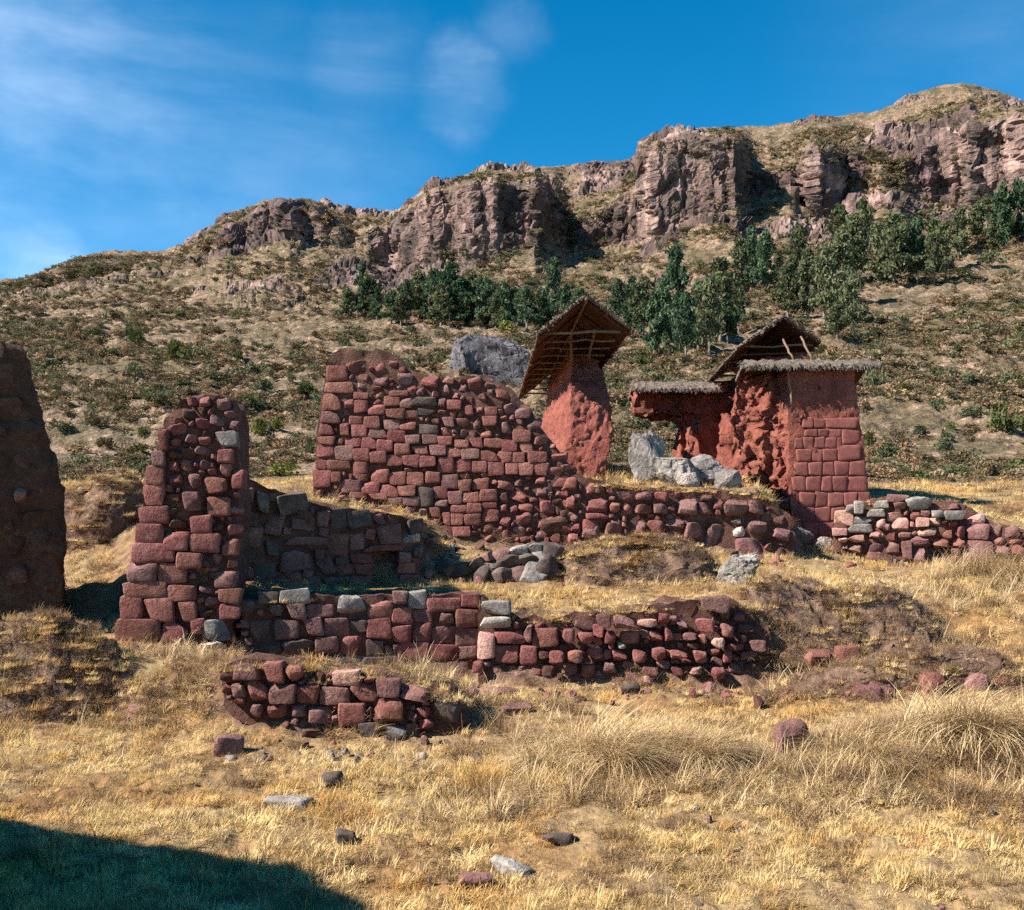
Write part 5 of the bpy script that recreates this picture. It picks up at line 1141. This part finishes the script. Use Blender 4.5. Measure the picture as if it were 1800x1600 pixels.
# --- shrubs and trees
def leafball(n, rx, rz, leaf, seed, lobes=6, base=0.0):
    r = np.random.default_rng(seed); vs, fs = [], []
    lob = [(r.normal(0, .45, 2) * rx, base + rz * r.uniform(.35, 1.2), r.uniform(.4, .75)) for _ in range(lobes)]
    for k in range(n):
        (lx, ly), lz, lr = lob[r.integers(lobes)]
        dv = r.normal(size=3); dv /= np.linalg.norm(dv); rad = r.random() ** .4
        c = np.array((lx, ly, lz)) + dv * rad * lr * np.array((rx, rx, rz)); c[2] = max(c[2], 0.02)
        a = r.normal(size=3) + dv * .3; a /= np.linalg.norm(a); b = np.cross(a, r.normal(size=3)); b /= np.linalg.norm(b); s = leaf * r.uniform(.5, 1.3)
        i = len(vs); vs += [c - a * s - b * s * .45, c + a * s - b * s * .2, c + a * s * .9 + b * s * .4, c - a * s * .7 + b * s * .5]; fs.append((i, i + 1, i + 2, i + 3))
    return np.array(vs), np.array(fs)
def tree_crown(n, h, w, seed, leaf=.26, low=.18, wide=0.0):
    """Feathery upright crown: clumps of leaves hung round several ascending limbs."""
    r = np.random.default_rng(seed); vs, fs = [], []
    cl = []
    for k in range(46):
        t = r.uniform(low, 1.0); prof = (math.sin(math.pi * min(1, ((t - low) / (1 - low)) ** .85 * .82 + .18)) ** .75) * (1 + 1.6 * wide * r.normal())
        a = r.uniform(0, 6.28); rr = w * prof * r.uniform(.25, .9)
        cl.append((np.array((rr * math.cos(a), rr * math.sin(a), t * h)), w * r.uniform(.22, .42), h * r.uniform(.05, .11)))
    for k in range(n):
        c0, cr, ch = cl[r.integers(len(cl))]
        dv = r.normal(size=3); dv /= np.linalg.norm(dv); c = c0 + dv * r.random() ** .45 * np.array((cr, cr, ch))
        a = r.normal(size=3) * np.array((.6, .6, 1.2)); a /= np.linalg.norm(a); b = np.cross(a, r.normal(size=3)); b /= np.linalg.norm(b); s = leaf * r.uniform(.5, 1.25)
        i = len(vs); vs += [c - a * s - b * s * .35, c + a * s - b * s * .2, c + a * s * .9 + b * s * .35, c - a * s * .8 + b * s * .4]; fs.append((i, i + 1, i + 2, i + 3))
    return np.array(vs), np.array(fs), cl
def tree_trunk(h, cl, seed, r0=.16):
    r = np.random.default_rng(seed); vs, fs = [], []
    def limb(pts, ra, rb, seg=6):
        n = len(pts); base = len(vs)
        for k, p in enumerate(pts):
            q = ra + (rb - ra) * k / (n - 1)
            for j in range(seg): vs.append(np.array(p) + q * np.array((math.cos(6.283 * j / seg), math.sin(6.283 * j / seg), 0)))
        for k in range(n - 1):
            for j in range(seg): fs.append((base + k * seg + j, base + k * seg + (j + 1) % seg, base + (k + 1) * seg + (j + 1) % seg, base + (k + 1) * seg + j))
    main = [np.array((r.normal(0, .04) * h * t * .5, r.normal(0, .04) * h * t * .5, h * t - .3)) for t in np.linspace(0, .9, 7)]
    limb(main, r0, r0 * .25)
    for c, cr, ch in cl[:14]:
        t = max(0.08, min(.75, c[2] / h - .22)); s = main[0] + (main[-1] - main[0]) * (t / .9)
        limb([s, (s + c) / 2 + np.array((0, 0, -.05 * h)), c], r0 * .4, r0 * .12, 5)
    return np.array(vs), np.array(fs)
TREES = []
for k in range(6):
    h = 8.0; cv, cf, cl = tree_crown(2000, h, (1.3, 1.6, 1.15, 1.9, 1.45, 2.1)[k], 400 + k, leaf=.27, low=(.08, .13, .07, .2, .1, .24)[k], wide=.25)
    tv, tf = tree_trunk(h, cl, 420 + k)
    tm = mesh_from('trunk', tv, tf); tm.materials.append(M['bark'])
    cms = []
    for mt in ('leaf_green', 'leaf_sage'):
        cm = mesh_from('crown', cv, cf, False); cm.materials.append(M[mt]); cms.append(cm)
    TREES.append((tm, cms))
TPOS = [(612, 560, 55, 1, 0), (636, 556, 82, 0, 1), (662, 566, 60, 0, 0), (690, 570, 66, 0, 0), (715, 572, 70, 0, 0), (735, 566, 85, 1, 0), (762, 570, 90, 0, 0), (790, 570, 96, 0, 0), (815, 575, 88, 0, 0), (845, 574, 92, 0, 0), (858, 566, 75, 0, 0),
        (884, 576, 72, 0, 0), (905, 570, 60, 1, 0), (925, 580, 78, 0, 0), (950, 582, 76, 0, 0), (975, 560, 92, 0, 0), (995, 575, 76, 0, 0), (1020, 575, 66, 0, 0), (1085, 580, 80, 0, 1), (1112, 590, 108, 0, 1), (1130, 600, 90, 1, 1), (1150, 625, 105, 0, 1),
        (1168, 620, 120, 0, 1), (1190, 605, 150, 0, 1), (1205, 635, 120, 0, 1), (1228, 620, 125, 0, 1), (1248, 630, 118, 1, 1), (1265, 600, 135, 1, 1), (1280, 605, 90, 0, 1), (1298, 585, 80, 1, 1), (1300, 510, 88, 1, 2), (1322, 512, 102, 0, 2), (1345, 516, 98, 0, 2), (1368, 505, 70, 1, 2), (1385, 560, 90, 1, 2),
        (1405, 500, 90, 1, 2), (1420, 560, 105, 1, 2), (1450, 570, 120, 1, 2), (1478, 545, 120, 1, 2), (1500, 500, 110, 1, 2), (1515, 470, 100, 1, 2), (1500, 590, 90, 1, 2), (1545, 500, 110, 1, 3), (1570, 505, 130, 1, 3), (1590, 480, 105, 1, 3), (1612, 500, 120, 0, 3), (1640, 505, 110, 1, 3), (1660, 480, 80, 1, 3), (1690, 450, 75, 1, 3), (1715, 430, 70, 1, 3),
        (1745, 445, 60, 1, 4), (1762, 440, 120, 0, 4), (1788, 430, 100, 0, 4), (1810, 440, 110, 0, 4), (1735, 400, 60, 1, 4), (1530, 420, 55, 1, 3), (1480, 440, 70, 1, 3), (1470, 600, 70, 1, 2)]
TL = [('slender dark green tree in the row above the long wall', 'trees in the row above the long wall'), ('dark green tree in the grove between the two roofs', 'trees in the grove between the roofs'), ('open olive green tree on the slope above the roofed house', 'trees above the roofed house'),
      ('bushy olive tree under the right-hand cliff', 'trees under the right cliff'), ('dark tree standing highest at the right edge', 'trees at the upper right edge')]
TPOS += [(650, 560, 62, 1, 0), (703, 574, 58, 1, 0), (776, 574, 70, 1, 0), (830, 568, 90, 1, 0), (870, 580, 60, 1, 0)]
ORD = ORD + ['twentieth', 'twenty-first', 'twenty-second', 'twenty-third', 'twenty-fourth', 'twenty-fifth', 'twenty-sixth']
seen_g = {}
TPOS.sort(key=lambda t: (t[4], t[0]))
for k, (px, py, hp, mt, gr) in enumerate(TPOS):
    p = hill_at(px, py); h = hp / F * p.y; s = h / 8.0
    q_ = seen_g.get(gr, 0); seen_g[gr] = q_ + 1
    lab = (TL[gr][0] + ', ' + ORD[q_] + ' from the left', TL[gr][1])
    t = thing('hillside_tree', p, lab[0], 'tree', lab[1])
    v = k % 6 if mt == 0 else (3, 5, 1)[k % 3]
    rz = random.uniform(0, 6.28); wd = s * random.uniform(.85, 1.35) * (1.05 if mt else 1.0) * (1.15 if gr == 0 else 0.95); s = s * random.uniform(.85, 1.12)
    for nm, me in (('trunk', TREES[v][0]), ('crown', TREES[v][1][mt])):
        o = obj(nm, me, None, t); o.scale = (wd, wd, s); o.rotation_euler = (0, 0, rz)
BUSH = {}
for mt in ('leaf_bush', 'leaf_scrub', 'leaf_sage', 'leaf_lime'):
    BUSH[mt] = []
    for k in range(3):
        me = mesh_from('bush', *leafball(420, .55, .42, .075, 700 + k), False); me.materials.append(M[mt]); BUSH[mt].append(me)
def bush(px, py, wpx, hpx, mt, label, group=None):
    p = hill_at(px, py) if py < 850 else Vector((0, 0, 0))
    w, h = wpx / F * p.y, hpx / F * p.y
    o = obj('shrub', random.choice(BUSH[mt]), None, None, p + Vector((0, 0, -.04 * h))); o.scale = (w / 1.5, w / 1.5, h / 0.95); o.rotation_euler = (0, 0, random.uniform(0, 6.28))
    return tag(o, label, 'shrub', group)
bush(308, 640, 60, 52, 'leaf_bush', 'dark round shrub with a long shadow, on the left slope above the pillar')
bush(240, 612, 44, 48, 'leaf_bush', 'tall green shrub left of the dark round one on the left slope')
bush(420, 640, 36, 36, 'leaf_bush', 'green shrub right of the dark round one on the left slope')
bush(445, 726, 62, 34, 'leaf_bush', 'dark green shrub just right of the pillar top')
bush(456, 764, 58, 40, 'leaf_lime', 'bright yellow-green shrub below the dark one right of the pillar top')
bush(490, 764, 32, 26, 'leaf_lime', 'small yellow-green shrub beside the bright one near the pillar')
bush(545, 704, 48, 30, 'leaf_bush', 'dark shrub just left of the long wall top')
bush(500, 838, 78, 40, 'leaf_lime', 'wide pale green shrub on bare ground left of the long wall')
bush(886, 585, 48, 30, 'leaf_lime', 'yellow-green shrub left of the first thatch roof')
bush(1768, 760, 86, 72, 'leaf_bush', 'large dark green shrub at the right edge behind the stony wall')
bush(1525, 785, 30, 40, 'leaf_bush', 'dark shrub close behind the right corner of the house')
bush(1540, 680, 50, 45, 'leaf_sage', 'grey-green shrub beside the eave of the house coping')
bush(1735, 470, 60, 34, 'leaf_sage', 'grey shrub before the dark overhang at upper right')
SHR = []
rr = random.Random(5)
for k in range(215):
    for _ in range(30):
        px, py = rr.uniform(-20, 1820), rr.uniform(490, 850)
        if py < np.interp(px, [0, 600, 1200, 1800], [540, 560, 600, 520]): continue
        if py > 800 and 100 < px < 1500: continue
        c = hill_at(px, py)
        if c.y > 160: continue
        if all(abs(px - a) > 18 or abs(py - b) > 9 for a, b in SHR): break
    SHR.append((px, py))
    sz = rr.uniform(18, 46) * np.interp(py, [520, 850], [0.75, 1.25])
    right = px > 1000
    mt = rr.choice(('leaf_sage', 'leaf_bush', 'leaf_scrub', 'leaf_sage') if right else ('leaf_bush', 'leaf_scrub', 'leaf_sage', 'leaf_scrub'))
    if right: lab, gr = 'grey-green shrub scattered on the slope right of the roofed house' if px > 1500 else 'grey-green shrub on the slope behind the roofs', 'shrubs right of the house' if px > 1500 else 'shrubs behind the roofs'
    elif px < 450: lab, gr = 'small olive shrub on the dry slope left of the pillar', 'shrubs on the left slope'
    else: lab, gr = 'small olive shrub on the dry slope above the long wall', 'shrubs above the long wall'
    hue_w = {'leaf_sage': 'grey-green', 'leaf_bush': 'dark green', 'leaf_scrub': 'brownish olive'}[mt]; lab = lab.replace('small olive', 'small ' + hue_w).replace('grey-green', hue_w)
    lvl = 'high' if py < 610 else 'midway' if py < 690 else 'low'; lab = lab.replace('scattered on', lvl + ' on').replace('shrub on the', 'shrub %s on the' % lvl)
    gr = gr + ', ' + lvl
    bush(px, py, sz, sz * rr.uniform(.5, .85), mt, lab, gr + ', ' + hue_w)
# --- low scrub and grass tufts that nobody could count
def hill_scrub():
    R, C = HV.shape[:2]
    n = 72000
    c = RNG.integers(30, C - 30, n)
    r = (RNG.random(n) ** 0.9 * (R - 40)).astype(int)
    ok = (HROCK[r, c] < RNG.random(n) * 0.9)
    p0 = HV[r, c]
    pat = fbm(p0 * 0.07, 4, 40)
    ok &= RNG.random(n) < np.clip(0.5 + pat * 2.6, 0.04, 1)
    p = p0[ok]; m = len(p)
    s = RNG.uniform(.3, 1.0, m) * np.interp(p[:, 1], [31, 50, 80, 230], [.6, 1.0, 1.25, 1.9]) * np.where(RNG.random(m) < .12, 1.6, 1)
    idx = np.where(RNG.random(m) < np.clip(.84 - (p[:, 1] - 80) / 900, .65, .88), RNG.integers(0, 3, m), RNG.integers(3, 6, m))
    src = [source('t', leafball(130, .5, .32, .075, 800 + k), ('leaf_scrub', 'leaf_scrub', 'straw_brown')[k]) for k in range(3)] + [source('t', leafball(130, .5, .32, .075, 820 + k), ('leaf_bush', 'leaf_sage', 'leaf_sage')[k]) for k in range(3)]
    p = p + np.array((0, 0, -.05))
    scatter('hillside_scrub', p, np.stack([np.zeros(m), np.zeros(m), RNG.uniform(0, 6.28, m)], -1), np.stack([s, s, s * RNG.uniform(.6, 1.1, m)], -1), idx, src, 'low olive and brown scrub covering the whole hillside', 'scrub')
hill_scrub()
